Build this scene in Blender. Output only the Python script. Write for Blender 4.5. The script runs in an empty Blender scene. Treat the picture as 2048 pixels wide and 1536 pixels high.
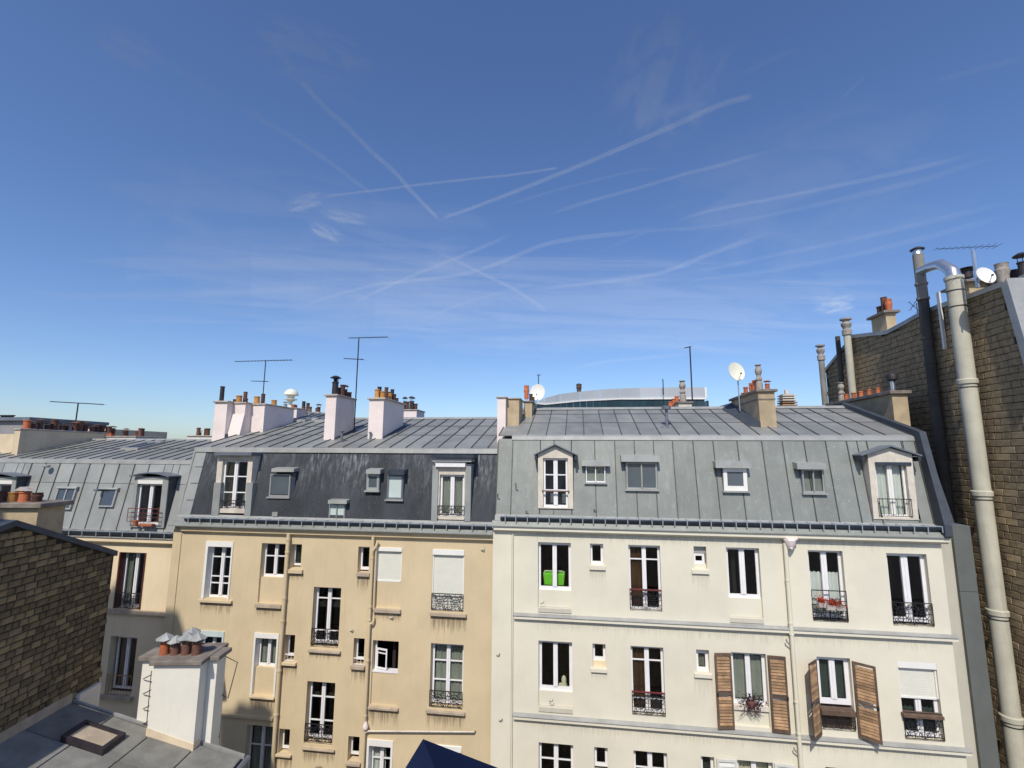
import bpy, bmesh, math, random
from mathutils import Vector, Matrix
random.seed(7)
SC = bpy.context.scene
COL = SC.collection
rad = math.radians
# ------------------------------------------------------------------ camera
FPX = 967.0                                   # focal length in photo pixels (photo 2048 x 1536)
u_ = Vector((41, -6668, 967)).normalized()    # world up seen by the camera
d_ = Vector((134, 141, 967)); d_ = (d_ - u_ * d_.dot(u_)).normalized()
x_ = u_.cross(d_)
if x_[0] < 0: x_ = -x_
RW = Matrix((x_, d_, u_))                     # camera -> world (X along the facades, Y away, Z up)
cam_d = bpy.data.cameras.new('camera'); cam = bpy.data.objects.new('camera', cam_d); COL.objects.link(cam)
cam_d.sensor_fit = 'HORIZONTAL'; cam_d.sensor_width = 36; cam_d.lens = 36 * FPX / 2048
cam_d.clip_start = .05; cam_d.clip_end = 60000
c0, c1, c2 = RW @ Vector((1, 0, 0)), RW @ Vector((0, -1, 0)), RW @ Vector((0, 0, -1))
cam.matrix_world = Matrix(((c0[0], c1[0], c2[0], 0), (c0[1], c1[1], c2[1], 0), (c0[2], c1[2], c2[2], 0), (0, 0, 0, 1)))
SC.camera = cam
# ------------------------------------------------------------------ sky, sun, exposure
SUN_EL, SUN_LEFT = 48.5, 6.5
w = bpy.data.worlds.new('World'); SC.world = w; w.use_nodes = True
nt = w.node_tree; bg = nt.nodes['Background']
sky = nt.nodes.new('ShaderNodeTexSky'); sky.sky_type = 'NISHITA'; sky.sun_disc = False
sky.sun_elevation = rad(SUN_EL); sky.sun_rotation = rad(180 + SUN_LEFT)
sky.altitude = 100; sky.air_density = 1.0; sky.dust_density = .95; sky.ozone_density = 6.0
hs_ = nt.nodes.new('ShaderNodeHueSaturation'); hs_.inputs['Saturation'].default_value = 1.06; hs_.inputs['Hue'].default_value = .507; nt.links.new(sky.outputs[0], hs_.inputs['Color'])
nt.links.new(hs_.outputs[0], bg.inputs[0]); bg.inputs[1].default_value = .15
sun_d = bpy.data.lights.new('sun', 'SUN'); sun = bpy.data.objects.new('sun', sun_d); COL.objects.link(sun)
sun_d.energy = 4.1; sun_d.angle = rad(.5); sun_d.color = (1, .94, .84)
sdir = Vector((-math.sin(rad(SUN_LEFT)) * math.cos(rad(SUN_EL)), -math.cos(rad(SUN_LEFT)) * math.cos(rad(SUN_EL)), math.sin(rad(SUN_EL))))
sun.rotation_euler = sdir.to_track_quat('Z', 'Y').to_euler()
vs = SC.view_settings; vs.view_transform = 'Standard'; vs.look = 'None'; vs.exposure = 0; vs.gamma = 1; vs.use_curve_mapping = False
SC.cycles.max_bounces = 8; SC.cycles.transparent_max_bounces = 16

# ------------------------------------------------------------------ measuring helpers
TH = rad(9.2)                                  # the near building stands 9.2 degrees askew
CT, ST = math.cos(TH), math.sin(TH)
def ray(px, py): return RW @ Vector((px - 1024, py - 768, FPX))
def onY(px, py, Y): r = ray(px, py); return r * (Y / r[1])
def onX(px, py, X): r = ray(px, py); return r * (X / r[0])
def rayq(px, py): r = ray(px, py); return Vector((CT * r[0] + ST * r[1], -ST * r[0] + CT * r[1], r[2]))
def qY(px, py, Y): r = rayq(px, py); return r * (Y / r[1])
def qX(px, py, X): r = rayq(px, py); return r * (X / r[0])
def q2w(p): return Vector((CT * p[0] - ST * p[1], ST * p[0] + CT * p[1], p[2]))
def onslope(px, py, Y0, Z0, tan):              # plane z = Z0 + (y-Y0)*tan
    r = ray(px, py); t = (Z0 - Y0 * tan) / (r[2] - r[1] * tan); return r * t
def mpp(px, py, Y): p = onY(px, py, Y); return (RW.transposed() @ p)[2] / FPX
def proj(p):
    c = RW.transposed() @ Vector(p)
    return (1024 + FPX * c[0] / c[2], 768 + FPX * c[1] / c[2], c[2]) if c[2] > .05 else (-9999, -9999, -1)

# ------------------------------------------------------------------ materials
def nodes(name):
    m = bpy.data.materials.new(name); m.use_nodes = True
    return m, m.node_tree, m.node_tree.nodes['Principled BSDF']
def mixc(t, a, b, f, blend='MIX'):
    n = t.nodes.new('ShaderNodeMix'); n.data_type = 'RGBA'; n.blend_type = blend
    for s, v in ((6, a), (7, b)):
        if hasattr(v, 'links'): t.links.new(v, n.inputs[s])
        else: n.inputs[s].default_value = (*v[:3], 1)
    if hasattr(f, 'links'): t.links.new(f, n.inputs[0])
    else: n.inputs[0].default_value = f
    return n.outputs[2]
def noise(t, scale, detail=4, stretch=(1, 1, 1), rough=.6, co=None, dist=0):
    if co is None:
        co = t.nodes.new('ShaderNodeTexCoord').outputs['Object']
    mp = t.nodes.new('ShaderNodeMapping'); mp.inputs['Scale'].default_value = stretch
    t.links.new(co, mp.inputs[0])
    n = t.nodes.new('ShaderNodeTexNoise'); n.inputs['Scale'].default_value = scale
    n.inputs['Detail'].default_value = detail; n.inputs['Roughness'].default_value = rough; n.inputs['Distortion'].default_value = dist
    t.links.new(mp.outputs[0], n.inputs['Vector']); return n.outputs[0]
def ramp(t, v, a, b, c0=0., c1=1.):
    n = t.nodes.new('ShaderNodeMapRange'); n.interpolation_type = 'SMOOTHSTEP'
    n.inputs[1].default_value = a; n.inputs[2].default_value = b; n.inputs[3].default_value = c0; n.inputs[4].default_value = c1
    t.links.new(v, n.inputs[0]); return n.outputs[0]
def bump(t, bs, h, strength, dist=.01):
    n = t.nodes.new('ShaderNodeBump'); n.inputs['Strength'].default_value = strength; n.inputs['Distance'].default_value = dist
    t.links.new(h, n.inputs['Height']); t.links.new(n.outputs[0], bs.inputs['Normal'])
def scl(c, k): return tuple(min(1, x * k) for x in c[:3])
MATS = {}
def surf(name, col, var=.12, nscale=2.0, streak=0., rough=.8, metal=0., grain=.06, bmp=.15, dirt=None, spec=None, rnd=0., streakcol=None, coord='Object', speck=0.):
    """one procedural surface: broad tone variation, optional vertical streaks, fine grain, per-object variation"""
    if name in MATS: return MATS[name]
    m, t, b = nodes(name)
    co = t.nodes.new('ShaderNodeTexCoord').outputs[coord]
    n1 = ramp(t, noise(t, nscale, 5, co=co), .3, .7)
    c = mixc(t, scl(col, 1 - var), scl(col, 1 + var), n1)
    if streak:
        sn = noise(t, 5.0, 5, (1.6, 1.6, .12), .65, co=co, dist=.3)
        c = mixc(t, c, streakcol or scl(col, .55), ramp(t, sn, .50, .78, 0, streak))
    if dirt:
        dn = noise(t, .9, 6, (1, 1, .6), .7, co=co)
        c = mixc(t, c, dirt, ramp(t, dn, .5, .75, 0, .55))
    if speck:
        sp = noise(t, 26, 2, co=co)
        c = mixc(t, c, (.75, .76, .72), ramp(t, sp, .68, .74, 0, speck))
    g = noise(t, 60, 3, co=co)
    c = mixc(t, c, scl(col, 1 - grain * 5), ramp(t, g, .45, .75, 0, grain * 5))
    if rnd:
        oi = t.nodes.new('ShaderNodeObjectInfo')
        hs = t.nodes.new('ShaderNodeHueSaturation')
        t.links.new(ramp(t, oi.outputs['Random'], 0, 1, 1 - rnd, 1 + rnd), hs.inputs['Value'])
        t.links.new(c, hs.inputs['Color']); c = hs.outputs[0]
    t.links.new(c, b.inputs['Base Color'])
    b.inputs['Roughness'].default_value = rough; b.inputs['Metallic'].default_value = metal
    if spec is not None: b.inputs['Specular IOR Level'].default_value = spec
    if bmp: bump(t, b, noise(t, 35, 4, co=co), bmp)
    MATS[name] = m; return m
M = {}
M['white_wall'] = surf('white_render', (.685, .64, .515), .05, .8, .12, .9, streakcol=(.52, .49, .41), bmp=.12)
M['beige_wall'] = surf('beige_render', (.605, .485, .305), .07, .7, .25, .92, streakcol=(.44, .32, .20), bmp=.2)
M['left_wall'] = surf('cream_render', (.74, .60, .40), .06, .7, .25, .92, streakcol=(.46, .35, .23))
M['sill'] = surf('weathered_sill', (.42, .34, .25), .15, 3, .5, .9)
M['zinc_roof'] = surf('zinc_roof', (.262, .265, .25), .14, 1.3, .4, .52, .25, rnd=.09, streakcol=(.22, .22, .205))
M['zinc_mansard'] = surf('zinc_mansard', (.228, .24, .218), .10, 1.5, .6, .55, .2, rnd=.08, speck=.6, streakcol=(.33, .345, .32), grain=.08)
M['zinc_left'] = surf('zinc_left', (.33, .34, .325), .10, 1.4, .3, .5, .2, rnd=.08, streakcol=(.25, .28, .29))
M['zinc_light'] = surf('zinc_trim', (.36, .36, .34), .12, 2.5, .35, .5, .25, streakcol=(.26, .27, .27))
M['zinc_batten'] = surf('zinc_batten', (.075, .08, .08), .12, 3, .2, .55, .2)  # zinc darkened to draw the shadow lines at seams and joints
M['zinc_dark'] = surf('zinc_shade', (.16, .18, .21), .12, 2, .3, .5, .25)
M['lead_or_shaded_zinc'] = surf('lead_or_shaded_zinc', (.05, .06, .075), .15, 3, .2, .6, .1)  # dark lead, also zinc whose side shade is put into the colour
M['shadow_grey'] = surf('shadow_grey', (.115, .125, .115), .08, 1.5, .2, .7)
M['shade_wall'] = surf('greyed_render', (.47, .44, .36), .06, 1, .3, .9)  # render with the recess shade put into a greyer tone; window ledges share it
M['gutter'] = surf('gutter_metal', (.045, .055, .075), .2, 4, 0, .4, .3)
M['bracket'] = surf('bracket_metal', (.28, .32, .36), .1, 4, 0, .5, .2)
M['paint'] = surf('white_paint', (.78, .76, .76), .04, 4, .12, .5, bmp=.05)
M['pvc'] = surf('white_pvc', (.78, .76, .71), .03, 3, 0, .35, bmp=0)
M['shutter_roll'] = surf('roller_slats', (.68, .665, .575), .03, 3, .05, .5)
M['pink'] = surf('pink_render', (.76, .66, .62), .05, 1.5, .2, .9, streakcol=(.6, .47, .42))
M['cream'] = surf('cream_chimney', (.66, .54, .38), .08, 1.5, .3, .9, dirt=(.4, .3, .2))
M['tan'] = surf('tan_chimney', (.44, .345, .22), .14, 2.5, .3, .92, dirt=(.25, .2, .13), bmp=.4)
M['white_stack'] = surf('white_stack', (.72, .69, .60), .04, 1.2, .1, .9)
M['cap'] = surf('chimney_cap', (.20, .17, .145), .25, 4, .2, .92, bmp=.4)
M['capw'] = surf('chimney_cap_pale', (.42, .37, .33), .2, 4, .2, .92, bmp=.3)
M['terra'] = surf('terracotta', (.46, .13, .05), .25, 6, .2, .8, rnd=.2, dirt=(.16, .07, .045))
M['terra_dark'] = surf('sooty_terracotta', (.115, .05, .035), .3, 6, .3, .85, rnd=.35)
M['terra_yel'] = surf('yellow_clay', (.50, .24, .065), .2, 6, .3, .8, rnd=.15)
M['soot'] = surf('sooty_metal', (.035, .028, .033), .3, 6, 0, .6, .3)
M['stone_pot'] = surf('grey_cement_pot', (.33, .29, .25), .2, 5, .4, .9, bmp=.4)
M['galv'] = surf('galvanised', (.55, .57, .60), .08, 5, 0, .28, .8, grain=.02)
M['pipe_cream'] = surf('fibre_cement_pipe', (.48, .455, .36), .10, 1.5, .45, .8)
M['pipe_dark'] = surf('dark_or_shadowed_pipe', (.065, .062, .055), .25, 1.5, .4, .85, dirt=(.03, .03, .03))
M['pipe_grey'] = surf('grey_pipe', (.24, .225, .20), .2, 1.5, .4, .85, dirt=(.12, .11, .1))
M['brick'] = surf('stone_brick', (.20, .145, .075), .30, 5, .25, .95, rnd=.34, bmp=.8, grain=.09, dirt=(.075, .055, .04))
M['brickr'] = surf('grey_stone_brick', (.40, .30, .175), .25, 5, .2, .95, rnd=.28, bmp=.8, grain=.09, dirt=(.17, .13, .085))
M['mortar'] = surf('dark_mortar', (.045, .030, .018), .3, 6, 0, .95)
M['iron'] = surf('wrought_iron', (.03, .028, .032), .2, 5, 0, .5, .4)
M['iron_red'] = surf('red_iron', (.16, .03, .03), .2, 5, 0, .5)
M['wood'] = surf('bare_wood', (.31, .19, .10), .25, 6, .5, .8, rnd=.28, streakcol=(.2, .1, .045))
M['wood_dark'] = surf('brown_wood', (.12, .075, .05), .25, 6, .4, .8, rnd=.2)
M['shutter_white'] = surf('white_shutter', (.62, .62, .58), .06, 5, .2, .7, rnd=.08)
M['redwood'] = surf('oxblood_paint', (.10, .022, .02), .2, 5, .2, .5)
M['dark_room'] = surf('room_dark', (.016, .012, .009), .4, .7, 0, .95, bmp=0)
M['curtain_grey'] = surf('grey_curtain', (.31, .32, .28), .1, 3, .5, .95, streakcol=(.2, .25, .23))
M['curtain_white'] = surf('white_curtain', (.72, .73, .71), .06, 3, .4, .95, streakcol=(.45, .45, .43))
M['curtain_green'] = surf('green_curtain', (.05, .072, .06), .1, 3, .5, .95)
M['curtain_cream'] = surf('cream_blind', (.66, .60, .45), .05, 3, .1, .95)
M['curtain_brown'] = surf('brown_curtain', (.085, .035, .012), .3, 2, .4, .95)
M['slab'] = surf('roof_felt_slab', (.19, .185, .165), .2, 2.5, .3, .9, rnd=.12, bmp=.4)
M['joint'] = surf('joint_dark', (.035, .035, .04), .2, 4, 0, .9)
M['green_plastic'] = surf('green_plastic', (.20, .66, .04), .08, 4, 0, .5, bmp=0)
M['navy'] = surf('navy_canvas', (.003, .009, .035), .15, 3, 0, .8, spec=.15)
M['dish'] = surf('dish_white', (.74, .72, .60), .04, 3, 0, .5, bmp=0)
M['teal'] = surf('teal_cladding', (.018, .045, .055), .15, 2, .2, .35, rnd=.15)
M['red_flower'] = surf('red_petals', (.50, .035, .008), .3, 20, 0, .8, rnd=.2)
M['leaf'] = surf('leaf', (.05, .09, .03), .3, 20, 0, .8, rnd=.2)
M['purple'] = surf('purple_leaf', (.05, .012, .025), .3, 20, 0, .8)
M['ground'] = surf('ground_grit', (.16, .15, .14), .2, .4, 0, .95)
M['stone'] = surf('pale_stone', (.62, .56, .47), .12, 3, .4, .9, dirt=(.36, .31, .25))
M['far_grey'] = surf('far_grey', (.26, .25, .25), .1, .5, .2, .9)
def slate():
    m, t, b = nodes('stained_slate')
    co = t.nodes.new('ShaderNodeTexCoord').outputs['Object']
    base = mixc(t, (.015, .018, .022), (.036, .042, .05), ramp(t, noise(t, 1.2, 5, (1, 1, .35), co=co), .3, .7))
    st = noise(t, 7, 6, (1.5, 1.5, .10), .72, co=co, dist=.2)          # lime runs washed down from the zinc above
    sep = t.nodes.new('ShaderNodeSeparateXYZ'); t.links.new(co, sep.inputs[0])
    hi = ramp(t, sep.outputs[2], -1.7, .1, .05, 1.0)
    mul = t.nodes.new('ShaderNodeMath'); mul.operation = 'MULTIPLY'
    t.links.new(ramp(t, st, .42, .72, 0, .95), mul.inputs[0]); t.links.new(hi, mul.inputs[1])
    big = ramp(t, noise(t, .55, 3, (1, 1, .3), co=co), .4, .62, .15, 1)
    mul2 = t.nodes.new('ShaderNodeMath'); mul2.operation = 'MULTIPLY'
    t.links.new(mul.outputs[0], mul2.inputs[0]); t.links.new(big, mul2.inputs[1])
    c = mixc(t, base, (.30, .32, .33), mul2.outputs[0])
    sp = ramp(t, noise(t, 28, 2, (1, 1, .6), co=co), .66, .74, 0, .25)
    c = mixc(t, c, (.35, .37, .38), sp)
    t.links.new(c, b.inputs['Base Color']); b.inputs['Roughness'].default_value = .75
    bump(t, b, noise(t, 30, 4, co=co), .3); return m
M['slate'] = slate()
def glassm(name, tint=(.9, .95, .95), refl=1.0):
    m, t, b = nodes(name); out = [n for n in t.nodes if n.type == 'OUTPUT_MATERIAL'][0]
    tr = t.nodes.new('ShaderNodeBsdfTransparent'); tr.inputs[0].default_value = (*tint, 1)
    gl = t.nodes.new('ShaderNodeBsdfGlossy'); gl.inputs['Roughness'].default_value = .03
    fr = t.nodes.new('ShaderNodeFresnel'); fr.inputs[0].default_value = 1.5
    mx = t.nodes.new('ShaderNodeMixShader')
    mu = t.nodes.new('ShaderNodeMath'); mu.operation = 'MULTIPLY'; mu.inputs[1].default_value = refl; mu.use_clamp = True
    ge = t.nodes.new('ShaderNodeNewGeometry'); iv = t.nodes.new('ShaderNodeMath'); iv.operation = 'SUBTRACT'; iv.inputs[0].default_value = 1; t.links.new(ge.outputs['Backfacing'], iv.inputs[1])
    m3 = t.nodes.new('ShaderNodeMath'); m3.operation = 'MULTIPLY'; t.links.new(fr.outputs[0], m3.inputs[0]); t.links.new(iv.outputs[0], m3.inputs[1]); t.links.new(m3.outputs[0], mu.inputs[0])
    bp = t.nodes.new('ShaderNodeBump'); bp.inputs['Strength'].default_value = .02
    t.links.new(noise(t, 2.5, 2), bp.inputs['Height']); t.links.new(bp.outputs[0], gl.inputs['Normal'])
    t.links.new(mu.outputs[0], mx.inputs[0]); t.links.new(tr.outputs[0], mx.inputs[1]); t.links.new(gl.outputs[0], mx.inputs[2])
    t.links.new(mx.outputs[0], out.inputs['Surface']); return m
M['glass'] = glassm('window_glass', (.90, .92, .90), 1.4)
M['skyglass'] = surf('roof_window_glass', (.095, .115, .13), .15, .8, 0, .12, bmp=0, spec=.8)
M['frost'] = surf('frosted_glass', (.52, .60, .57), .05, 2, .1, .35, bmp=0)
M['guard_glass'] = surf('frosted_guard', (.42, .44, .46), .08, .2, .1, .4, rnd=.07, bmp=0)

# ------------------------------------------------------------------ mesh building
class MB:
    def __init__(s, xf=None): s.v = []; s.f = []; s.xf = xf; s.smooth = False
    def add(s, vs, fs):
        o = len(s.v); s.v += [tuple(s.xf @ Vector(p)) if s.xf else tuple(p) for p in vs]; s.f += [[i + o for i in f] for f in fs]; return s
    def box(s, x0, x1, y0, y1, z0, z1):
        if x0 > x1: x0, x1 = x1, x0
        if y0 > y1: y0, y1 = y1, y0
        if z0 > z1: z0, z1 = z1, z0
        return s.add([(x0, y0, z0), (x1, y0, z0), (x1, y1, z0), (x0, y1, z0), (x0, y0, z1), (x1, y0, z1), (x1, y1, z1), (x0, y1, z1)],
                     [(0, 3, 2, 1), (4, 5, 6, 7), (0, 1, 5, 4), (1, 2, 6, 5), (2, 3, 7, 6), (3, 0, 4, 7)])
    def hexa(s, b, t):
        """eight corners: four at the bottom, four on top"""
        return s.add(list(b) + list(t), [(0, 3, 2, 1), (4, 5, 6, 7), (0, 1, 5, 4), (1, 2, 6, 5), (2, 3, 7, 6), (3, 0, 4, 7)])
    def prism(s, poly, axis, a, b):
        n = len(poly)
        def P(p, q):
            return (q, p[0], p[1]) if axis == 'x' else ((p[0], q, p[1]) if axis == 'y' else (p[0], p[1], q))
        vs = [P(p, a) for p in poly] + [P(p, b) for p in poly]
        return s.add(vs, [list(range(n))[::-1], list(range(n, 2 * n))] + [(i, (i + 1) % n, (i + 1) % n + n, i + n) for i in range(n)])
    def tube(s, pts, r, n=8, closed=False, caps=True):
        pts = [Vector(p) for p in pts]; rs = r if isinstance(r, (list, tuple)) else [r] * len(pts)
        o = len(s.v); rings = []
        up = None
        for i, p in enumerate(pts):
            if closed: t = (pts[(i + 1) % len(pts)] - pts[i - 1]).normalized()
            else: t = (pts[min(i + 1, len(pts) - 1)] - pts[max(i - 1, 0)]).normalized()
            if up is None: up = Vector((0, 0, 1)) if abs(t.z) < .9 else Vector((1, 0, 0))
            a = t.cross(up)
            if a.length < 1e-4: a = t.cross(Vector((0, 1, 0)))
            a.normalize(); bb = t.cross(a).normalized(); up = a.cross(t).normalized() if abs(t.z) < .98 else up
            rings.append([p + (a * math.cos(2 * math.pi * k / n + math.pi / n) + bb * math.sin(2 * math.pi * k / n + math.pi / n)) * rs[i] for k in range(n)])
        vs = [tuple(s.xf @ q) if s.xf else tuple(q) for R in rings for q in R]; s.v += vs
        m = len(rings)
        for i in range(m if closed else m - 1):
            j = (i + 1) % m
            for k in range(n): s.f.append([o + i * n + k, o + i * n + (k + 1) % n, o + j * n + (k + 1) % n, o + j * n + k])
        if caps and not closed:
            s.f.append([o + k for k in range(n)][::-1]); s.f.append([o + (m - 1) * n + k for k in range(n)])
        return s
    def lathe(s, c, prof, n=14, ax=None):
        """prof: (radius, height) pairs about a vertical axis at c"""
        o = len(s.v); c = Vector(c)
        for r, h in prof:
            for k in range(n):
                a = 2 * math.pi * k / n; q = c + Vector((r * math.cos(a), r * math.sin(a), h))
                s.v.append(tuple(s.xf @ q) if s.xf else tuple(q))
        for i in range(len(prof) - 1):
            for k in range(n): s.f.append([o + i * n + k, o + i * n + (k + 1) % n, o + (i + 1) * n + (k + 1) % n, o + (i + 1) * n + k])
        s.f.append([o + k for k in range(n)][::-1]); s.f.append([o + (len(prof) - 1) * n + k for k in range(n)])
        return s
    def mesh(s, name, mat=None, bevel=0, smooth=False):
        me = bpy.data.meshes.new(name); me.from_pydata(s.v, [], s.f); 
        bm = bmesh.new(); bm.from_mesh(me); bmesh.ops.recalc_face_normals(bm, faces=bm.faces)
        if bevel: bmesh.ops.bevel(bm, geom=bm.edges[:], offset=bevel, segments=1, affect='EDGES', clamp_overlap=True)
        bm.to_mesh(me); bm.free()
        if mat: me.materials.append(mat)
        if smooth:
            for p in me.polygons: p.use_smooth = True
            try: me.set_sharp_from_angle(angle=rad(40))
            except Exception: pass
        return me

def new(name, data, parent=None):
    o = bpy.data.objects.new(name, data); COL.objects.link(o)
    if parent is not None:
        o.parent = parent
        if parent.type == 'EMPTY': o.location = -Vector(parent.location)
    return o
def tag(o, label=None, cat=None, group=None, kind=None):
    for k, v in (('label', label), ('category', cat), ('group', group), ('kind', kind)):
        if v: o[k] = v
    return o
def thing(name, label, cat, loc=(0, 0, 0), group=None):
    o = bpy.data.objects.new(name, None); COL.objects.link(o); o.location = loc; o.empty_display_size = .2
    return tag(o, label, cat, group)
def part(name, mb, mat, parent, bevel=0, smooth=False, label=None, kind=None):
    o = new(name, mb.mesh(name, M[mat] if isinstance(mat, str) else mat, bevel, smooth), parent)
    return tag(o, label, kind=kind)
def inst(name, me, parent, loc, scale=(1, 1, 1), rz=0):
    o = bpy.data.objects.new(name, me); COL.objects.link(o); o.parent = parent
    off = Vector(parent.location) if parent.type == 'EMPTY' else Vector((0, 0, 0))
    o.location = Vector(loc) - off; o.scale = scale; o.rotation_euler[2] = rz
    return o

# ------------------------------------------------------------------ the ground
g = MB().add([(-9000, -9000, -17), (9000, -9000, -17), (9000, 9000, -17), (-9000, 9000, -17)], [(0, 1, 2, 3)])
tag(part('ground', g, 'ground', None), kind='structure')

# ================================================================== shared pieces
YW, YB, YL = 15.5, 15.6, 15.75                 # facade planes: white, beige, left
def zat(px, py, Y): return onY(px, py, Y)[2]
def wall(parent, name, x0, x1, z0, z1, Y, holes, mat, depth=.30, thick=.3):
    xs = sorted({x0, x1} | {h[0] for h in holes} | {h[1] for h in holes}); zs = sorted({z0, z1} | {h[2] for h in holes} | {h[3] for h in holes})
    xs = [x for x in xs if x0 <= x <= x1]; zs = [z for z in zs if z0 <= z <= z1]
    v = {}; V = []; Fc = []
    def vid(x, y, z):
        k = (round(x, 4), round(y, 4), round(z, 4))
        if k not in v: v[k] = len(V); V.append(k)
        return v[k]
    inside = lambda x, z: any(h[0] < x < h[1] and h[2] < z < h[3] for h in holes)
    for i in range(len(xs) - 1):
        for j in range(len(zs) - 1):
            if not inside((xs[i] + xs[i + 1]) / 2, (zs[j] + zs[j + 1]) / 2):
                Fc.append([vid(xs[i], Y, zs[j]), vid(xs[i + 1], Y, zs[j]), vid(xs[i + 1], Y, zs[j + 1]), vid(xs[i], Y, zs[j + 1])])
    for h in holes:
        a, b, c, d = h[0], h[1], max(h[2], z0), h[3]; Yb = Y + thick
        Fc.append([vid(a, Y, c), vid(a, Y, d), vid(a, Yb, d), vid(a, Yb, c)]); Fc.append([vid(b, Y, d), vid(b, Y, c), vid(b, Yb, c), vid(b, Yb, d)])
        Fc.append([vid(a, Y, d), vid(b, Y, d), vid(b, Yb, d), vid(a, Yb, d)]); Fc.append([vid(b, Y, c), vid(a, Y, c), vid(a, Yb, c), vid(b, Yb, c)])
    me = bpy.data.meshes.new(name); me.from_pydata(V, [], Fc); me.materials.append(M[mat])
    return new(name, me, parent)

def railing_mb(x0, x1, z0, z1, y, style=0):
    b = MB(); W = x1 - x0; H = z1 - z0; r = .009
    b.tube([(x0, y, z1), (x1, y, z1)], .016, 4); b.tube([(x0, y, z0), (x1, y, z0)], .012, 4)
    if style == 2:                              # plain bars
        b.tube([(x0, y, z0 + H * .66), (x1, y, z0 + H * .66)], .010, 4); b.tube([(x0, y, z0 + H * .33), (x1, y, z0 + H * .33)], .010, 4)
        for k in range(3): xx = x0 + W * k / 2; b.tube([(xx, y, z0), (xx, y, z1)], .010, 4)
        return b
    if style == 3:
        for k in range(int(W / .11) + 1): xx = x0 + W * k / int(W / .11); b.tube([(xx, y, z0), (xx, y, z1)], .007, 4)
        return b
    for k in (0, .5, 1): xx = x0 + W * k; b.tube([(xx, y, z0), (xx, y, z1)], .012, 4)
    def circ(cx, cz, rr, a0=0, a1=360, n=12):
        P = [(cx + rr * math.cos(rad(a0 + (a1 - a0) * i / n)), y, cz + rr * math.sin(rad(a0 + (a1 - a0) * i / n))) for i in range(n + 1)]
        b.tube(P, r, 4)
    def spiral(cx, cz, rr, a0, turns, s=1):
        n = 14; P = [(cx + rr * (1 - .75 * i / n) * math.cos(rad(a0 + s * 360 * turns * i / n)), y, cz + rr * (1 - .75 * i / n) * math.sin(rad(a0 + s * 360 * turns * i / n))) for i in range(n + 1)]
        b.tube(P, r, 4)
    for hx in (0, .5):
        cx = x0 + W * (hx + .25); q = min(W * .25, H * .5)
        circ(cx, z0 + H * .5, q * .62); circ(cx, z0 + H * .5, q * .3)
        for sx in (-1, 1):
            for sz in (-1, 1):
                spiral(cx + sx * q * .68, z0 + H * .5 + sz * H * .33, q * .34, 90 * (sx + sz), 1.2, sx * sz)
                b.tube([(cx + sx * q * .2, y, z0 + H * .5 + sz * q * .25), (cx + sx * q * .9, y, z0 + H * .5 + sz * H * .46)], r * .8, 4)
        b.tube([(cx, y, z0), (cx, y, z1)], r, 4); b.tube([(x0 + W * hx, y, z0 + H * .5), (x0 + W * (hx + .5), y, z0 + H * .5)], r * .8, 4)
    return b

def window(parent, x0, x1, z0, z1, Yf, mull=1, rails=(), mat='paint', fw=.055, mw=.11, curtain=None, ctop=None, glass='glass', panes=True, dep=.05, open_leaf=False, label=None, crange=None):
    """frame mesh (part of the building) with one pane per light and an optional curtain as its children"""
    b = MB(); y0, y1 = Yf, Yf + dep
    b.box(x0, x0 + fw, y0, y1, z0, z1); b.box(x1 - fw, x1, y0, y1, z0, z1)
    b.box(x0 + fw, x1 - fw, y0, y1, z0, z0 + fw * 1.3); b.box(x0 + fw, x1 - fw, y0, y1, z1 - fw, z1)
    ix0, ix1, iz0, iz1 = x0 + fw, x1 - fw, z0 + fw * 1.3, z1 - fw
    cols = [(ix0, ix1)]
    if mull == 1:
        xm = (ix0 + ix1) / 2; b.box(xm - mw / 2, xm + mw / 2, y0 - .02, y1, iz0, iz1); b.box(xm - .012, xm + .012, y0 - .035, y0 - .02, iz0, iz1)
        cols = [(ix0, xm - mw / 2), (xm + mw / 2, ix1)]
    rz = sorted([iz0] + [z0 + (z1 - z0) * r for r in rails] + [iz1])
    for (a, c) in cols:
        for r in rails:
            zz = z0 + (z1 - z0) * r; b.box(a, c, y0 + .008, y1 - .008, zz - .018, zz + .018)
    o = part('window', b, mat, parent, label=label)
    if panes:
        for (a, c) in cols:
            for k in range(len(rz) - 1):
                p = MB().box(a + .002, c - .002, y0 + .02, y0 + .026, rz[k] + (.02 if k else .002), rz[k + 1] - (.02 if k < len(rz) - 2 else .002))
                part('pane', p, glass, o)
    if curtain:
        n = 34; ca, cb = (ix0, ix1) if not crange else crange; zt = ctop if ctop is not None else iz1
        ph = random.random() * 6; vs = []; fs = []
        for i in range(n + 1):
            xx = ca + (cb - ca) * i / n; yy = y1 + .05 + .018 * math.sin(i * 1.45 + ph) + .01 * math.sin(i * .6 + ph)
            vs += [(xx, yy, iz0), (xx, yy, zt - .03 * abs(math.sin(i * .7 + ph)))]
        for i in range(n): fs.append((2 * i, 2 * i + 2, 2 * i + 3, 2 * i + 1))
        part('curtain', MB().add(vs, fs), curtain, o, smooth=True)
    return o

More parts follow.
